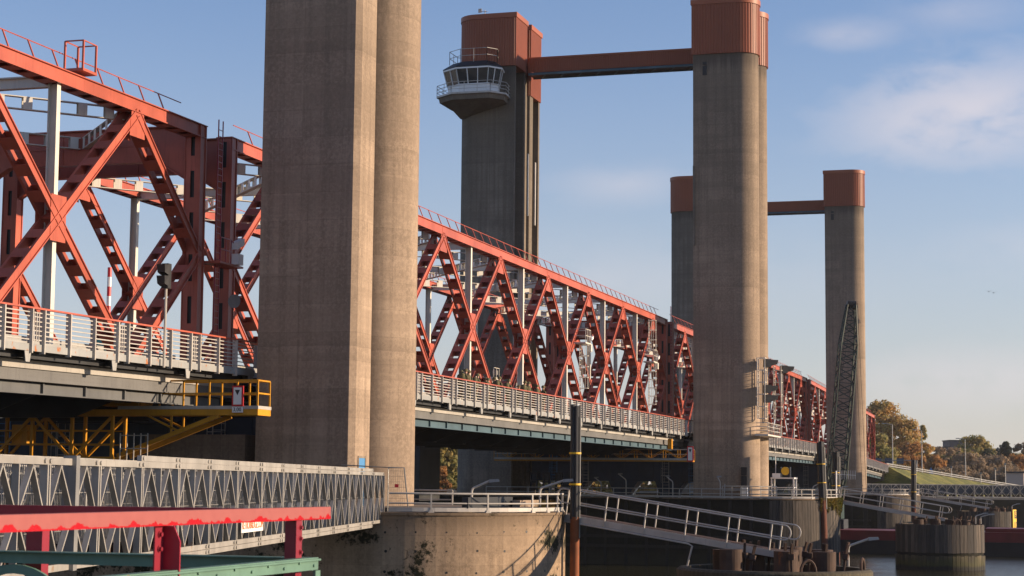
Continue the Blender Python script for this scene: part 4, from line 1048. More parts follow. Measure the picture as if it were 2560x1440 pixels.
def cam_platform(label,x,y,z):
    r=empty('camera_platform',label,'camera platform',(x,y,z),group='cream camera platforms on the trusses')
    MB().box(-.9,.9,-.8,.3,-.12,0).build('platform_floor',M['white'],r); g=MB()
    for dx in (-.88,-.3,.3,.88): g.tube([(dx,-.78,0),(dx,-.78,1.15)],.03,4)
    for z in (.58,1.15): g.tube([(-.88,.25,z),(-.88,-.78,z),(.88,-.78,z),(.88,.25,z)],.03,4)
    g.build('railing',M['white'],r); MB().box(1.0,1.45,-.8,-.4,-.7,-.05).build('junction_box',M['white'],r)
    MB().hexa([(.9,-.9,.25),(1.5,-.9,.45),(1.5,-.6,.45),(.9,-.6,.25),(.9,-.9,.5),(1.5,-.9,.72),(1.5,-.6,.72),(.9,-.6,.5)]).build('camera_housing',M['wht'],r)
cam_platform('cream camera platform above the lower cage ladder',156.3,40.95,20.1)
cam_platform('cream camera platform between the two cage ladders at the right end of the middle span',184.0,40.95,20.25)
cam_platform('cream camera platform on the back truss just right of the near tower',154.0,53.6,20.2) if False else None
# radar and antenna deck seen between the first diagonals: a white mast behind the soldiers
def back_mast(x,y,z0,h,label):
    r=empty('equipment_mast',label,'mast',(x,y,z0),group='grey equipment masts behind the middle span')
    g=MB()
    for a,b in ((-.3,-.3),(.3,-.3),(.3,.3),(-.3,.3)): g.tube([(a,b,0),(a,b,h)],.05,4)
    for k in range(int(h/.8)): g.tube([(-.3,-.3,k*.8),(.3,-.3,k*.8),(.3,.3,k*.8),(-.3,.3,k*.8),(-.3,-.3,k*.8)],.03,4)
    g.build('lattice',M['white'],r); MB().box(-.9,.9,-.8,.8,h,h+.2).build('platform',M['white'],r); 
    g=MB()
    for dx in (-.9,0,.9): g.tube([(dx,-.8,h),(dx,-.8,h+1.1)],.03,4)
    g.tube([(-.9,-.8,h+1.1),(.9,-.8,h+1.1)],.03,4); g.build('railing',M['white'],r); MB().box(.3,.9,-.7,-.3,h+.5,h+.9).build('camera_housing',M['galvd'],r)
back_mast(134.0,52.6,13.1,7.6,'grey lattice mast with platform right of the near tower')
back_mast(168,53.0,13.1,4.5,'short cream lattice mast behind the walking soldiers')
# roof with a signal disc behind the middle span
rb=empty('boat_house','dark curved roofed vessel wheelhouse with a round mirror seen behind the first diagonals','wheelhouse',(170,67,6.0))
pr=[(-7.5,0),(7.5,0),(7.5,7.2),(6.3,8.0),(4,8.3),(-4,8.3),(-6.3,8.0),(-7.5,7.2)]
MB().prism(pr,-3,3,'x').build('superstructure',M['dark'],rb)
g=MB()
for y in (-6,-4,-2,0,2,4,6): g.tube([(-2.9,y,8.25),(-2.9,y,9.6)],.04,4)
for z in (8.9,9.6): g.tube([(-2.9,-6,z),(-2.9,6,z)],.04,4)
g.build('roof_railing',M['galvd'],rb); 
MB().loft([[(e,6.6+.62*math.cos(2*PI*i/18)*q,9.3+.8*math.sin(2*PI*i/18)*q) for i in range(18)] for e,q in ((-3.2,1),(-3.05,1),(-2.8,.5))]).build('signal_disc',M['galvd'],rb,True)
MB().tube([(-2.9,3.2,8.3),(-2.9,3.2,10.4)],.05,4).box(-3.0,-2.8,2.7,3.7,10.35,10.6).build('radar_scanner',M['galvd'],rb)
# equipment on the middle pier
tb=empty('instrument_table','white instrument table with drum and antenna on the middle pier','equipment table',(203.5,30.0,6.62))
g=MB()
for x,y in ((-1,-1.2),(1,-1.2),(1,1.2),(-1,1.2)): g.box(x-.07,x+.07,y-.07,y+.07,0,1.9)
g.box(-1.1,1.1,-1.3,1.3,1.9,2.05).box(-1.05,1.05,-1.25,1.25,.9,.98); g.build('table_frame',M['wht'],tb)
MB().box(-.5,.4,.3,1.2,2.051,2.5).build('cabinet',M['wht'],tb); MB().tube([(0,.9,2.5),(0,.9,4.4)],.04,5).build('antenna',M['wht'],tb)
MB().loft([[(e,-.2+.45*math.cos(2*PI*i/14),2.75+.45*math.sin(2*PI*i/14)) for i in range(14)] for e in (-.4,.4)]).build('cable_drum',M['strap'],tb); MB().box(-.5,.5,-.75,-.65,2.06,3.2).box(-.5,.5,.28,.31,2.06,3.2).build('drum_stand',M['dark'],tb)
an=empty('yagi_antenna','white comb shaped antenna on a pole at the middle pier rim','antenna',(198.0,23.65,6.44),AZV)
MB().tube([(0,0,0),(0,0,2.95)],.07,6).build('pole',M['wht'],an,True); g=MB().tube([(-.2,0,2.6),(2.1,0,2.5)],.03,4)
for i in range(9): g.tube([(.15+i*.235,0,2.05),(.15+i*.235,0,3.0)],.022,4)
g.build('antenna_rods',M['wht'],an)
sl_=empty('signal_light','black three lamp signal post in front of the middle tower foot','signal light',(190.6,32.2,6.44)); MB().tube([(0,0,0),(0,0,1.6)],.06,6).build('pole',M['black'],sl_); g=MB()
g.box(-.2,.2,-.3,.3,1.2,2.3).box(-.2,.2,-.3,.3,2.34,3.2); g.build('lamp_case',M['black'],sl_); MB().box(-.35,.35,-.35,.35,.0,1.1).build('cabinet',M['wht'],sl_)
for i,(x,y,lab) in enumerate(((180.8+10.2,55.0,'left black open signal frame behind the near pier railing'),(191.0,53.6,'middle black open signal frame behind the near pier railing'),(191.0,52.2,'right black signal frame by the cabin tower foot'))):
    r=empty('signal_rack',lab,'signal rack',(x,y,6.44),group='black signal racks on the middle pier'); g=MB()
    for d in (-.32,.32): g.box(-.15,.15,d-.08,d+.08,0,2.5)
    for z in (0.6,1.4,2.3): g.box(-.15,.15,-.24,.24,z,z+.2)
    g.build('frame',M['black'],r); MB().box(-.1,.1,-.2,.2,1.62,2.28).build('lamp_case',M['dark'],r)
# temporary fence panel at the footbridge end
fp=empty('fence_panel','leaning wire fence panel between panel footbridge and near pier railing','fence panel',(79.55,29.85,6.44),R(-73)); g=MB()
g.tube([(0,0,-.3),(0,0,2.0),(-2.2,.5,2.1)],.03,5).tube([(.0,0,0),(.95,0,0),(.72,0,2.0),(-.0,.0,2.0)],.035,5); g.build('tube_frame',M['galvd'],fp); g=MB()
for k in range(9): g.tube([(.1*k,0,.05),(.1*k*.78,0,1.98)],.006,3)
for k in range(8): g.tube([(0,0,.25*k+.1),(.93-.03*k,0,.25*k+.1)],.006,3)
g.build('wire_mesh',M['galvd'],fp); MB().box(.3,.48,-.03,-.01,1.1,1.25).build('notice',M['redb'],fp)
# ivy over the rim of the middle pier
def ivy():
    m=leafmat('ivy_leaves',(.10,.10,.02),(.05,.06,.012),(.16,.12,.03)); mb=MB()
    for i in range(5200):
        a=R(rnd.uniform(-128,-35)); 
        clump=.5+.5*math.sin(a*31)*math.sin(a*17+1); dep=(rnd.random()**2.2)*(.5+1.5*clump)
        r=PR+.16+rnd.uniform(0,.3)*(1-dep*.35); c=Vector((196.9+r*math.cos(a),PY+r*math.sin(a),6.5-dep)); s=rnd.uniform(.05,.12); u=Vector((rnd.gauss(0,1),rnd.gauss(0,1),rnd.gauss(0,1))).normalized(); v=u.orthogonal().normalized()
        mb.add([c+u*s,c+v*s*.7,c-u*s,c-v*s*.7],[(0,1,2,3)])
    o=mb.build('ivy',m,fix=False); tag(o,'yellow green ivy hanging over the rim of the middle pier','ivy')
ivy()
def weeds():
    m=leafmat('dry_weeds',(.20,.13,.06),(.13,.09,.03),(.10,.09,.03)); mb=MB()
    for i in range(420):
        a=R(rnd.uniform(-100,-66)); r=PR-rnd.uniform(.5,1.1); c=Vector((85.5+r*math.cos(a),PY+r*math.sin(a),6.42)); h=rnd.uniform(.15,.6); d=Vector((rnd.uniform(-.25,.25),rnd.uniform(-.25,.25),1))*h; w=Vector((.02,.01,0)); mb.add([c-w,c+w,c+d+w*.4,c+d-w*.4],[(0,1,2,3)])
    o=mb.build('dry_grass',m,fix=False); tag(o,'dry brown weeds growing along the near pier rim','weeds',kind='stuff')
weeds()
# ------------------------------------------------------------------ soldiers on the footway
def body_mesh(pose):
    me=bpy.data.meshes.new('person'); lean,arm,step=pose
    J=[(0,0,.98,.17),(0,.0+lean*.3,1.25,.18),(0,lean*.8,1.5,.17),(0,lean,1.62,.075),(0,lean+.02,1.75,.09),(0,lean+.03,1.88,.085),
       (-.19,lean*.8,1.5,.075),(-.25,lean*.6+.03,1.2,.055),(-.2,lean+.06+arm,1.0,.045),(-.19,lean+.1+arm,.9,.04),
       (.19,lean*.8,1.5,.075),(.25,lean*.6+.03,1.2,.055),(.2,lean+.06-arm*.4,1.0,.045),(.19,lean+.1-arm*.4,.9,.04),
       (-.1,0,.9,.105),(-.11,step,.5,.075),(-.11,step*.6,.1,.055),(-.11,step*.6+.16,.05,.05),
       (.1,0,.9,.105),(.11,-step*.4,.5,.075),(.11,-step*1.4,.1,.055),(.11,-step*1.4+.16,.05,.05)]
    Eg=[(0,1),(1,2),(2,3),(3,4),(4,5),(2,6),(6,7),(7,8),(8,9),(2,10),(10,11),(11,12),(12,13),(0,14),(14,15),(15,16),(16,17),(0,18),(18,19),(19,20),(20,21)]
    me.from_pydata([j[:3] for j in J],Eg,[]); return me,[j[3] for j in J]
def soldiers():
    protos=[]
    for pose in ((.10,.15,.12),(.22,.0,.2),(.05,.28,.02)):
        me,rad=body_mesh(pose); o=bpy.data.objects.new('person',me); COL.objects.link(o)
        sk=o.modifiers.new('skin','SKIN'); 
        for i,r in enumerate(rad): me.skin_vertices[0].data[i].radius=(r,r*.85); me.skin_vertices[0].data[i].use_root=(i==0)
        sd=o.modifiers.new('sub','SUBSURF'); sd.levels=1; sd.render_levels=1
        dg=bpy.context.evaluated_depsgraph_get(); ev=o.evaluated_get(dg); nm=bpy.data.meshes.new_from_object(ev); o.modifiers.clear(); o.data=nm
        nm.materials.clear(); nm.materials.append(M['camo']); nm.materials.append(M['skin'])
        for p in nm.polygons:
            p.use_smooth=True
            if p.center.z>1.66 or (p.center.z<.96 and abs(p.center.x)>.16 and p.center.z>.8): p.material_index=1
        l=pose[0]
        MB().loft([[(q*.135*math.cos(2*PI*i/14),l+.02+q*.155*math.sin(2*PI*i/14),1.83+z) for i in range(14)] for q,z in ((1.05,-.02),(1.04,.05),(.8,.12),(.35,.16))]).build('cap',M['camo'],o,True)
        if pose[0]>.08: MB().loft([[(q*.2*math.cos(2*PI*i/12),l*.7-.27+q*.17*math.sin(2*PI*i/12),z) for i in range(12)] for q,z in ((.7,1.05),(1,1.15),(1.1,1.4),(1,1.62),(.6,1.7))]).build('backpack',M['camo'],o,True)
        fa=MB().box(-.06,.06,l+.10,l+.125,1.735,1.75).box(-.055,-.025,l+.105,l+.125,1.80,1.815).box(.025,.055,l+.105,l+.125,1.80,1.815).box(-.015,.015,l+.10,l+.14,1.755,1.80); fa.build('face',M['skin'],o)
        protos.append(o)
    L=[(1152,'soldier at the back of the group, half behind the red diagonal',0,1),(1158,'tallest soldier in cap near the left end of the group',1,2),(1171,'soldier with bowed cap third from the left end of the group',0,2),(1189,'soldier with bulky pack right in front of the first cream hanger',1,1),
       (1213,'stooping soldier carrying a large pack after the first cream hanger',1,1),(1219,'soldier facing right beside the stooping pack carrier',0,0),(1236,'soldier between two red diagonals looking towards the river',2,1),(1246,'shorter soldier next to the one looking towards the river',0,2),
       (1270,'lone soldier walking in the middle of the group',0,0),(1294,'bent soldier whose pack hides his head before the second cream hanger',1,1),(1310,'soldier just before the second cream hanger with pack',1,2),(1321,'soldier just past the second cream hanger',0,0),(1342,'soldier with pack second from the right end of the group',1,1),(1357,'last soldier at the right end of the group, wearing a dark cap',2,0)]
    for i,(px,lab,k,t) in enumerate(L):
        d=fw+rt*((px-1280)/4602.19)+up*((720-940)/4602.19); y=38.95+(.35 if t==1 else -.2 if t==2 else 0); x=y/d.y*d.x
        src=protos[k]; first=('label' not in src)
        o=src if first else dup(src)
        o.location=(x,y,13.245); o.rotation_euler=(0,0,R(-90+rnd.uniform(-25,25))); tag(o,lab,'person','soldiers walking along the footway'); o.scale=(1.08,1.08,1.07+rnd.uniform(-.03,.03)-(.12 if 'stoop' in lab or 'bent' in lab else 0))
soldiers()
# ------------------------------------------------------------------ foreground steel frame
def foreground():
    r=empty('red_balustrade','glossy red steel rail on posts in the foreground, dripping with fresh paint','balustrade',(14.6,6,7.5))
    o=Vector((14.6,6,7.5))
    def b(mb,nm,mat,par=r,**k): mb.v=[(x-o.x,y-o.y,z-o.z) for x,y,z in mb.v]; return mb.build(nm,mat,par,**k)
    red2=mk('red_paint_with_fresh_drips'); m_,nt,bs=red2; T=NT(nt)
    sp=T.n('SeparateXYZ'); T.l(T.wco(),sp.inputs[0]); nz=T.noise(T.wco((1,0,0)),3.6,4,.6); nf=T.noise(T.wco((1,1,1)),26,3)
    ed=T.math('ADD',T.math('MULTIPLY',T.rng(nz,.46,.60),.036),T.math('MULTIPLY',nf,.007)); f=T.rng(T.math('SUBTRACT',sp.outputs[2],ed),7.488,7.484)
    c=T.mix(f,T.mix(T.noise(T.wco(),9,4),(.27,.06,.055),(.35,.095,.082)),(.42,.010,.016)); T.l(c,bs.inputs['Base Color']); T.l(T.mix(f,(.55,.55,.55),(.12,.12,.12)),bs.inputs['Roughness'])
    b(MB().box(3,14.62,6.0,6.10,7.48,7.583),'front_rail',m_); b(MB().box(14.50,14.60,6.101,12,7.47,7.56),'end_rail',M['redend'])
    def post(x,y,nm='post',shade=M['red'],z0=6.2):
        p=b(MB().box(x-.06,x-.048,y-.05,y+.05,z0,7.478).box(x-.0475,x+.06,y-.05,y-.038,z0,7.478),nm,shade)
        bo=MB()
        for z in (7.42,7.33,7.22): 
            bo.prism([(x+.03+.014*math.cos(2*PI*i/6),z+.014*math.sin(2*PI*i/6)) for i in range(6)],y-.068,y-.0505,'y'); bo.prism([(x+.03+.022*math.cos(2*PI*i/10),z+.022*math.sin(2*PI*i/10)) for i in range(10)],y-.0565,y-.0502,'y')
        b(bo,'bolt',M['red'],p)
    post(14.0,6.07)
    mp=b(MB().box(11.57,11.69,6.05,6.062,6.2,7.478),'post',M['red']); bo=MB()
    for z in (7.42,7.32):
        bo.prism([(11.63+.016*math.cos(2*PI*i/6),z+.016*math.sin(2*PI*i/6)) for i in range(6)],6.025,6.0415,'y'); bo.prism([(11.63+.024*math.cos(2*PI*i/10),z+.024*math.sin(2*PI*i/10)) for i in range(10)],6.042,6.0495,'y')
    b(bo,'bolt',M['red'],mp); b(MB().box(11.585,11.675,6.0405,6.0495,7.27,7.46) if False else MB().prism([(6.065,6.2),(5.92,6.2),(5.92,7.37),(5.97,7.478),(6.065,7.478)],11.6905,11.703,'x'),'post_bracket',M['redend'],mp)
    b(MB().box(14.49,14.61,8.68,8.84,6.0,7.40).box(14.45,14.62,8.62,8.90,7.36,7.468),'rear_post',M['red'])
    g=empty('green_girder_frame','weathered green riveted girder frame below the red rail','girder frame',(14.6,6,7.1))
    o=Vector((14.6,6,7.1)); G=M['green']
    def bb(mb,nm,mat=G,par=g): mb.v=[(x-o.x,y-o.y,z-o.z) for x,y,z in mb.v]; return mb.build(nm,mat,par)
    bb(MB().box(3,14.2,5.93,5.955,7.075,7.165).box(3,14.2,5.93,6.02,7.1655,7.175).box(3,14.2,5.905,5.9295,7.15,7.165),'front_girder')
    bb(MB().box(14.1,14.2,5.91,5.935,6.98,7.07).box(3,14.2,5.94,5.95,6.74,6.82),'front_plate')
    rv=MB()
    for i in range(34):
        x=14.1-i*.3; rv.prism([(x+.012*math.cos(2*PI*k/8),7.11+(.03 if i%2 else 0)+.012*math.sin(2*PI*k/8)) for k in range(8)],5.918,5.9295,'y')
    bb(rv,'rivets')
    bb(MB().box(14.30,14.33,6.03,12,7.06,7.155).box(14.25,14.40,6.03,12,7.156,7.166),'end_girder')
    def arch(c,z,r,a0,a1,ax,d0,d1):
        q=MB(); po=arc(c,z,r,a0,a1,16); pi=arc(c,z,r-.08,a0,a1,16)
        for k in range(16): q.prism([po[k],pi[k],pi[k+1],po[k+1]],d0,d1,ax)
        bb(q,'arched_brace')
    for yc in (8.85,7.15,10.55): arch(yc,6.43,.62,15,165,'x',14.317,14.352)
    for xc in (12.9,11.2,9.6,8.1): arch(xc,6.42,.66,20,160,'y',5.955,5.99)
foreground()
# ------------------------------------------------------------------ trees
def tree_mesh(seed,h,w,shape,ls,nl,clumps):
    r=random.Random(seed); tr=MB(); lf=MB(); zc=h*.55
    th=h*(.30 if shape!='poplar' else .12)
    tr.tube([(0,0,-.5),(.1,0,th),(.2,.1,h*.6),(.1,.1,h*.9)],[h*.022,h*.017,h*.009,h*.003],7)
    cl=[]
    for i in range(clumps):
        t=r.random(); a=r.uniform(0,2*PI)
        if shape=='round': z=th*.75+(h-th*.75)*t; ww=w*.5*math.sqrt(max(.05,1-((t-.42)/.62)**2)); q=ww*math.sqrt(r.uniform(.15,1)); cr=w*r.uniform(.10,.17)
        elif shape=='poplar': z=th+(h-th)*t; ww=w*.5*min(1,(1-t)*2.2+.12,t*5+.35); q=ww*r.uniform(.1,.9); cr=w*r.uniform(.16,.26)
        elif shape=='cone': z=th*.4+(h-th*.4)*t; ww=w*.5*(1-t)**.8+.3; q=ww*r.uniform(.3,1); cr=w*r.uniform(.13,.22)*(1.15-t*.7)
        else: z=h*.1+h*.9*t; ww=w*.5*math.sqrt(max(.05,1-(t-.3)**2*1.6)); q=ww*r.uniform(.1,1); cr=w*r.uniform(.1,.2)
        c=Vector((q*math.cos(a),q*math.sin(a),z)); cl.append((c,cr))
        if i%3==0 and shape!='bush': tr.tube([(.1,0,max(th*.5,z-q*.9-1)),(c.x*.5,c.y*.5,z-q*.3),tuple(c)],[h*.007,h*.004,h*.0015],5)
    per=nl//clumps
    for c,cr in cl:
        sq=r.uniform(.55,.9)
        for j in range(per):
            d=Vector((r.gauss(0,1),r.gauss(0,1),r.gauss(0,1))); d=d.normalized()*cr*(r.random()**.45); d.z*=sq
            p=c+d; s=ls*r.uniform(.5,1.2); nn=(d.normalized()*1.3+(p-Vector((0,0,h*.45))).normalized()*.7+Vector((r.gauss(0,.45),r.gauss(0,.45),r.gauss(0,.45)))).normalized(); u=nn.orthogonal().normalized(); u=Matrix.Rotation(r.uniform(0,6.28),3,nn)@u; v=nn.cross(u)
            lf.add([p+u*s,p+v*s*.6,p-u*s*.8,p-v*s*.6],[(0,1,2,3)])
    return tr,lf
BARK=paint('tree_bark',(.09,.065,.045),.9,.3,1)
LM=dict(gold=leafmat('golden_autumn_leaves',(.50,.36,.12),(.40,.33,.11),(.52,.31,.11)),olive=leafmat('olive_leaves',(.30,.27,.10),(.23,.23,.08),(.36,.28,.10)),
        dark=leafmat('dark_evergreen_needles',(.045,.065,.045),(.03,.045,.032),(.06,.075,.045)),rust=leafmat('rust_brown_leaves',(.42,.21,.075),(.30,.15,.06),(.46,.25,.085)),
        brown=leafmat('dull_brown_leaves',(.32,.24,.16),(.25,.20,.135),(.36,.26,.16)))
PROTO={}
def tree(key,kind,shape,mat,h,w,loc,label,nl=5200,ls=.5,clumps=70,name='tree',seed=1):
    k=(key,)
    if k not in PROTO:
        tr,lf=tree_mesh(seed,h,w,shape,ls,nl,clumps)
        r=empty(name,label,'tree' if shape!='bush' else 'bush',loc,group='trees on the far bank'); 
        if shape!='bush': tr.build('trunk',BARK,r,True)
        lf.build('crown' if shape!='bush' else 'foliage',LM[mat],r,fix=False); PROTO[k]=(r,h); return r
    r0,h0=PROTO[k]; r=dup(r0,label=label,loc=loc,rz=rnd.uniform(0,6)); s=h/h0; r.scale=(s*w/h0*(h0/h) if False else s,s,s); return r
def gp(px,d,z): 
    v=fw*1.0; f2=Vector((fw.x,fw.y,0)).normalized(); r2=Vector((f2.y,-f2.x,0)); k=(px-1280)/4602.19; p=f2*d+r2*(k*d); return (p.x,p.y,z)
def zat(py,px,d): return 7.8+((1204.5+(px-1280)*.0097)-py)*d/4602.19
def T(px,py,d,key,shape,mat,wpx,label,base=5.5,**k):
    h=zat(py,px,d)-base; tree(key,None,shape,mat,h,wpx*d/4602.19,gp(px,d,base),label,**k)
T(2205,1003,620,'gold1','round','gold',120,'largest golden tree standing directly right of the last tower',seed=3,nl=9000,clumps=120,ls=.6)
T(2255,1040,615,'gold1','round','gold',110,'broad golden brown tree right of the largest one')
T(2190,1090,560,'olive1','round','olive',110,'dark green tree below the largest golden one, behind the sign gantry',seed=5,nl=7000,clumps=100)
T(2270,1105,600,'rust1','round','rust',80,'rust orange tree beside the tall lamp post',seed=8)
T(2308,1060,640,'poplar','poplar','olive',34,'slender grey green poplar standing alone',seed=4,ls=.42,nl=4200)
T(2312,1110,620,'gold2','round','gold',60,'yellowish tree under the slender poplar',seed=12)
T(2345,1120,650,'brown1','round','brown',60,'dull brown tree left of the orange bush',seed=14)
T(2340,1140,560,'rust2','bush','rust',58,'bright orange bush behind the guard rail',seed=15,name='bush')
T(2385,1122,640,'brown1','round','brown',70,'brown tree below the dark roofed building')
T(2435,1094,660,'olive1','round','olive',90,'large olive green tree in front of the dark roofed building')
T(2468,1118,650,'dark1','cone','dark',80,'small dark conifer beside the pale block of flats',seed=21,nl=5000,clumps=90)
T(2512,1100,640,'dark1','cone','dark',72,'tall dark conifer near the right picture edge')
T(2425,1135,600,'brown2','round','brown',110,'wide brown thicket tree behind the tall lamp',seed=24,nl=6000)
T(2480,1140,600,'brown2','round','brown',110,'brownish tree between the two dark conifers')
T(2545,1135,610,'rust1','round','rust',90,'rust coloured tree at the right picture edge')
T(2560,1110,640,'brown1','round','brown',80,'thin bare brown tree at the right picture edge')
T(2525,1165,570,'brown2','round','brown',110,'low brown tree in front of the tall dark conifer')
T(2400,1165,560,'brown2','round','brown',100,'low brown tree behind the sloping guard rail')
T(2235,1150,500,'olive1','bush','olive',50,'round green bush at the end of the bridge',name='bush') if False else None
tree('bush1',None,'bush','olive',4.5,7,gp(2238,448,7.0),'round green bush on the dike below the bridge end',nl=3500,ls=.3,clumps=40,name='bush',seed=31)
# trees seen under the middle span
T(1085,1098,420,'wil','round','olive',90,'dark tree under the middle span beside the near tower',base=4.0,seed=41,nl=8000,clumps=120,ls=.42)
T(1120,1085,400,'wil','round','olive',80,'sunlit willow under the middle span left of the cabin tower',base=4.0)
T(1050,1100,440,'brown3','round','brown',100,'shadowed tree directly right of the near round column',base=4.0,seed=43,nl=7000,clumps=90)
T(1150,1105,430,'wil','round','olive',80,'tree half hidden behind the cabin tower foot',base=4.0)
for i,(px,py,wp,mt,lab) in enumerate(((1065,1172,50,'gold','yellow bush under the middle span next to the near column'),(1105,1168,50,'rust','reddish bush behind the black signal racks'),(1590,1180,110,'gold','yellow green bush in the opening under the box beam'),(1690,1180,70,'gold','small yellow bush in the right opening under the box beam'),(1480,1185,80,'olive','olive bush behind the nearest fender pile'))):
    T(px,py,370,'bk'+mt,'bush',mt,wp,lab,base=4.5,seed=50+i,nl=3500,ls=.3,clumps=50,name='bush')
# low scrub between the bank trees, and the tree row that closes the view under the bridge
for i,(px,py,w,lab) in enumerate(((2350,1172,70,'brown scrub at the foot of the orange bush'),(2400,1180,80,'brown scrub behind the tall lamp with a flat arm'),(2450,1182,90,'reddish scrub above the low end of the guard rail'),(2500,1185,90,'reddish scrub behind the short white lamp post'),(2550,1180,90,'scrub behind the pale shed at the right picture edge'))):
    T(px,py,540,'scrub','bush','brown' if i else 'brown',w,lab,seed=77,nl=5000,ls=.4,clumps=70,name='bush')
for i in range(15):
    px=2175+i*28; T(px,1128+rnd.uniform(-8,10)+(i*1.2),690,('gold1','olive1','brown1')[i%3],'round','gold',80,'tree in the distant row closing the right bank',name='tree')
for i,(px,py) in enumerate(((2472,729),(2484,732))):
    d=300; b=empty('bird','tiny dark bird gliding in the sky, '+('left one' if i==0 else 'right one')+' of two','bird',at(px,py,d)); MB().loft([[(x,q*.09*math.cos(2*PI*k/6),q*.09*math.sin(2*PI*k/6)) for k in range(6)] for x,q in ((-.3,.2),(-.1,1),(.15,.9),(.32,.15))]).add([(-.1,0,.05),(.12,0,.05),(.02,-.55,.22),(-.08,-.5,.2)],[(0,1,2,3)]).add([(-.1,0,.05),(.12,0,.05),(.02,.55,.22),(-.08,.5,.2)],[(3,2,1,0)]).build('body',M['black'],b,fix=False)
for i in range(16):
    px=1030+i*48; T(px,1150+rnd.uniform(-25,20),640,'wil','round','olive',80,'tree in the distant row seen under the middle span',name='tree')
for i in range(18):
    px=1290+i*27; T(px,1188+rnd.uniform(-5,4),352,'bkgold','bush','gold',90,'yellow green bush in the row seen through the openings under the box beam',base=4.5,name='bush')
# ------------------------------------------------------------------ buildings, street furniture on the far bank
def building(px0,px1,py0,d,label,mat,win,base=5.4,depth=14):
    a=Vector(gp(px0,d,0)); b=Vector(gp(px1,d,0)); w=(b-a).length; h=zat(py0,(px0+px1)/2,d)-base
    r=empty('apartment_building',label,'building',(a.x,a.y,base),math.atan2(b.y-a.y,b.x-a.x),group='buildings behind the trees')
    MB().box(0,w,0,depth,0,h).build('wall',mat,r); MB().box(-.3,w+.3,-.3,depth+.3,h,h+.5).build('roof',M['dark'],r); f=None
    n=max(2,int(w/3.2))
    for z in range(1,int(h/3.1)):
        for i in range(n):
            loc=((i+.5)*w/n,-.02,z*3.1)
            if f is None: f=MB().box(-.8,.8,-.04,.01,-.7,.8).build('window',win,r,loc=loc)
            else: inst(f,r,loc)
    return r
BW=paint('grey_building_wall',(.10,.095,.10),.8,.1,.1); BP=paint('pale_building_wall',(.55,.42,.33),.8,.1,.1); BR=paint('brick_building_wall',(.30,.10,.06),.8,.1,.1)
building(2374,2424,1101,900,'dark flat roofed office block above the brown trees',BW,M['glass'])
building(2362,2374.5,1117,900,'lower grey wing left of the dark office block',BW,M['glass'])
building(2446,2471,1104,950,'pale block of flats with a red brick end right of the olive tree',BP,M['wht'])
building(2443,2452,1103,930,'narrow red brick block in front of the pale flats',BR,M['glass'])
building(2478,2496,1122,950,'low pale building beside the tall dark conifer',BP,M['wht'])
hs=empty('shed','small pale shed with flat roof at the right picture edge','shed',gp(2535,520,5.5)); MB().box(-2.5,2.5,-2.5,2.5,0,6.4).build('wall',BP,hs); MB().box(-2.9,2.9,-2.9,2.9,6.4,6.8).build('roof',M['dark'],hs)
def street_lamp(px,pyb,pyt,d,label,arm=0):
    z=zat(pyb,px,d); h=zat(pyt,px,d)-z; b=gp(px,d,z); r=empty('street_lamp',label,'street lamp',b,AZV,group='street lamps along the bank road')
    MB().tube([(0,0,-1),(0,0,h)],[.16,.10],8).build('pole',M['galv'],r,True)
    MB().tube([(0,0,h),(-1.6 if arm<=0 else 1.6,0,h+.25)],.07,6).build('arm',M['galv'],r); MB().box(-2.6 if arm<=0 else 1.5,-1.5 if arm<=0 else 2.6,-.18,.18,h+.15,h+.36).build('lamp_head',M['galvd'],r)
street_lamp(2232,1175,1060,470,'tall lamp post left of the poplar, close to the sign gantry')
street_lamp(2305,1172,1075,500,'tall lamp post in front of the poplar')
street_lamp(2413,1178,1097,520,'tall lamp post with a flat arm in front of the olive tree')
for px,a,b,lab in ((2512,1208,1160,'short white lamp post with round head near the right edge'),(2487,1203,1172,'grey post with a small camera right of the sloping guard rail'),(2451,1200,1183,'short post at the low end of the guard rail'),(2378,1190,1168,'short post with a small sign in the dike grass')):
    d=470; z=zat(a,px,d); r=mast('bank_post',lab,'post',gp(px,d,z-.6),zat(b,px,d)-z+.6,M['galv'],.10,'posts on the bank'); MB().box(-.25,.25,-.25,.25,zat(b,px,d)-z+.55,zat(b,px,d)-z+1.0).build('post_head',M['galvd'],r)
sgn=empty('sign_gantry','overhead road sign gantry with dark blue boards seen from behind','sign gantry',gp(2292,455,8)); 
f2=Vector((fw.x,fw.y,0)).normalized(); sgn.rotation_euler=(0,0,math.atan2(-f2.x,f2.y))
MB().tube([(0,0,0),(0,0,6.3)],.16,7).tube([(0,0,6.2),(-9.5,0,6.2)],.12,6).build('frame',M['galvd'],sgn)
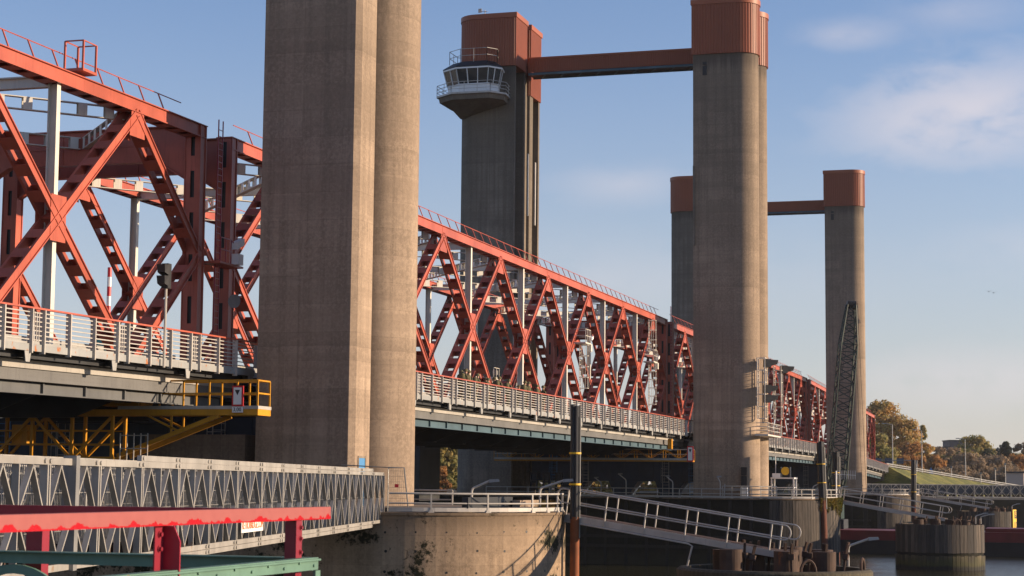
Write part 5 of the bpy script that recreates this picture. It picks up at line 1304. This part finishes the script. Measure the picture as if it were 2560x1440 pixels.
bo=MB().box(-.85,.85,-.1,.1,-.75,.65); q=bo.build('sign_board',M['navy'],sgn,loc=(-4.1,0,6.1)); inst(q,sgn,(-7.0,0,6.1)); inst(q,sgn,(-9.6,0,6.1))
rs=empty('road_sign','blue road sign with arrow at the dike road','road sign',gp(2327,480,9.2)); MB().tube([(0,0,0),(0,0,2.2)],.06,6).build('pole',M['galv'],rs); MB().prism([(-.5,1.6),(.5,1.6),(.5,2.8),(0,3.6),(-.5,2.8)],-.04,.04,'x').build('sign_board',M['blue'],rs)
def guard_rail():
    r=empty('guard_rail','double grey guard rail following the dike road down to the right','guard rail',ridge[0]); o=Vector(ridge[0]); P=[Vector(p)-o+Vector((.6,.6,0)) for p in ridge[:5]]
    for z,nm in ((.85,'beam'),(.4,'beam')):
        g=MB()
        for a,b in zip(P,P[1:]): g.beam(a+Vector((0,0,z)),b+Vector((0,0,z)),.08,.24)
        g.build(nm,M['galvd'],r)
    g=MB(); 
    for a,b in zip(P,P[1:]):
        n=int((b-a).length/2.5)
        for i in range(n): p=a.lerp(b,i/n); g.box(p.x-.06,p.x+.06,p.y-.06,p.y+.06,p.z-.5,p.z+.95)
    g.build('posts',M['galv'],r)
guard_rail()
qw=MB().box(352,420,-60,14,-2,4.5); struct(qw.build('quay_wall',M['pierd'])) if False else None
aw=MB().prism([(352,-16),(420,-40),(420,-8),(356,-6)],-2,6.4); tag(aw.build('abutment',M['conc2']),'dark concrete abutment where the far panel footbridge lands','abutment')
bt=MB().box(414,420,39,58,2,11.7); tag(bt.build('bridge_abutment',M['conc2']),'concrete abutment under the far end of the bridge','abutment')

# ------------------------------------------------------------------ thin river haze
def haze():
    m=bpy.data.materials.new('haze_air'); m.use_nodes=True; nt=m.node_tree; nt.nodes.clear()
    v=nt.nodes.new('ShaderNodeVolumePrincipled'); v.inputs['Color'].default_value=(.93,.94,.97,1); v.inputs['Density'].default_value=.00006; v.inputs['Anisotropy'].default_value=.2
    o=nt.nodes.new('ShaderNodeOutputMaterial'); nt.links.new(v.outputs[0],o.inputs['Volume'])
    h=MB().box(-120,1500,-700,800,-4,66).build('haze',m); h['kind']='stuff'; h['label']='thin pale haze over the river and far bank'
haze()
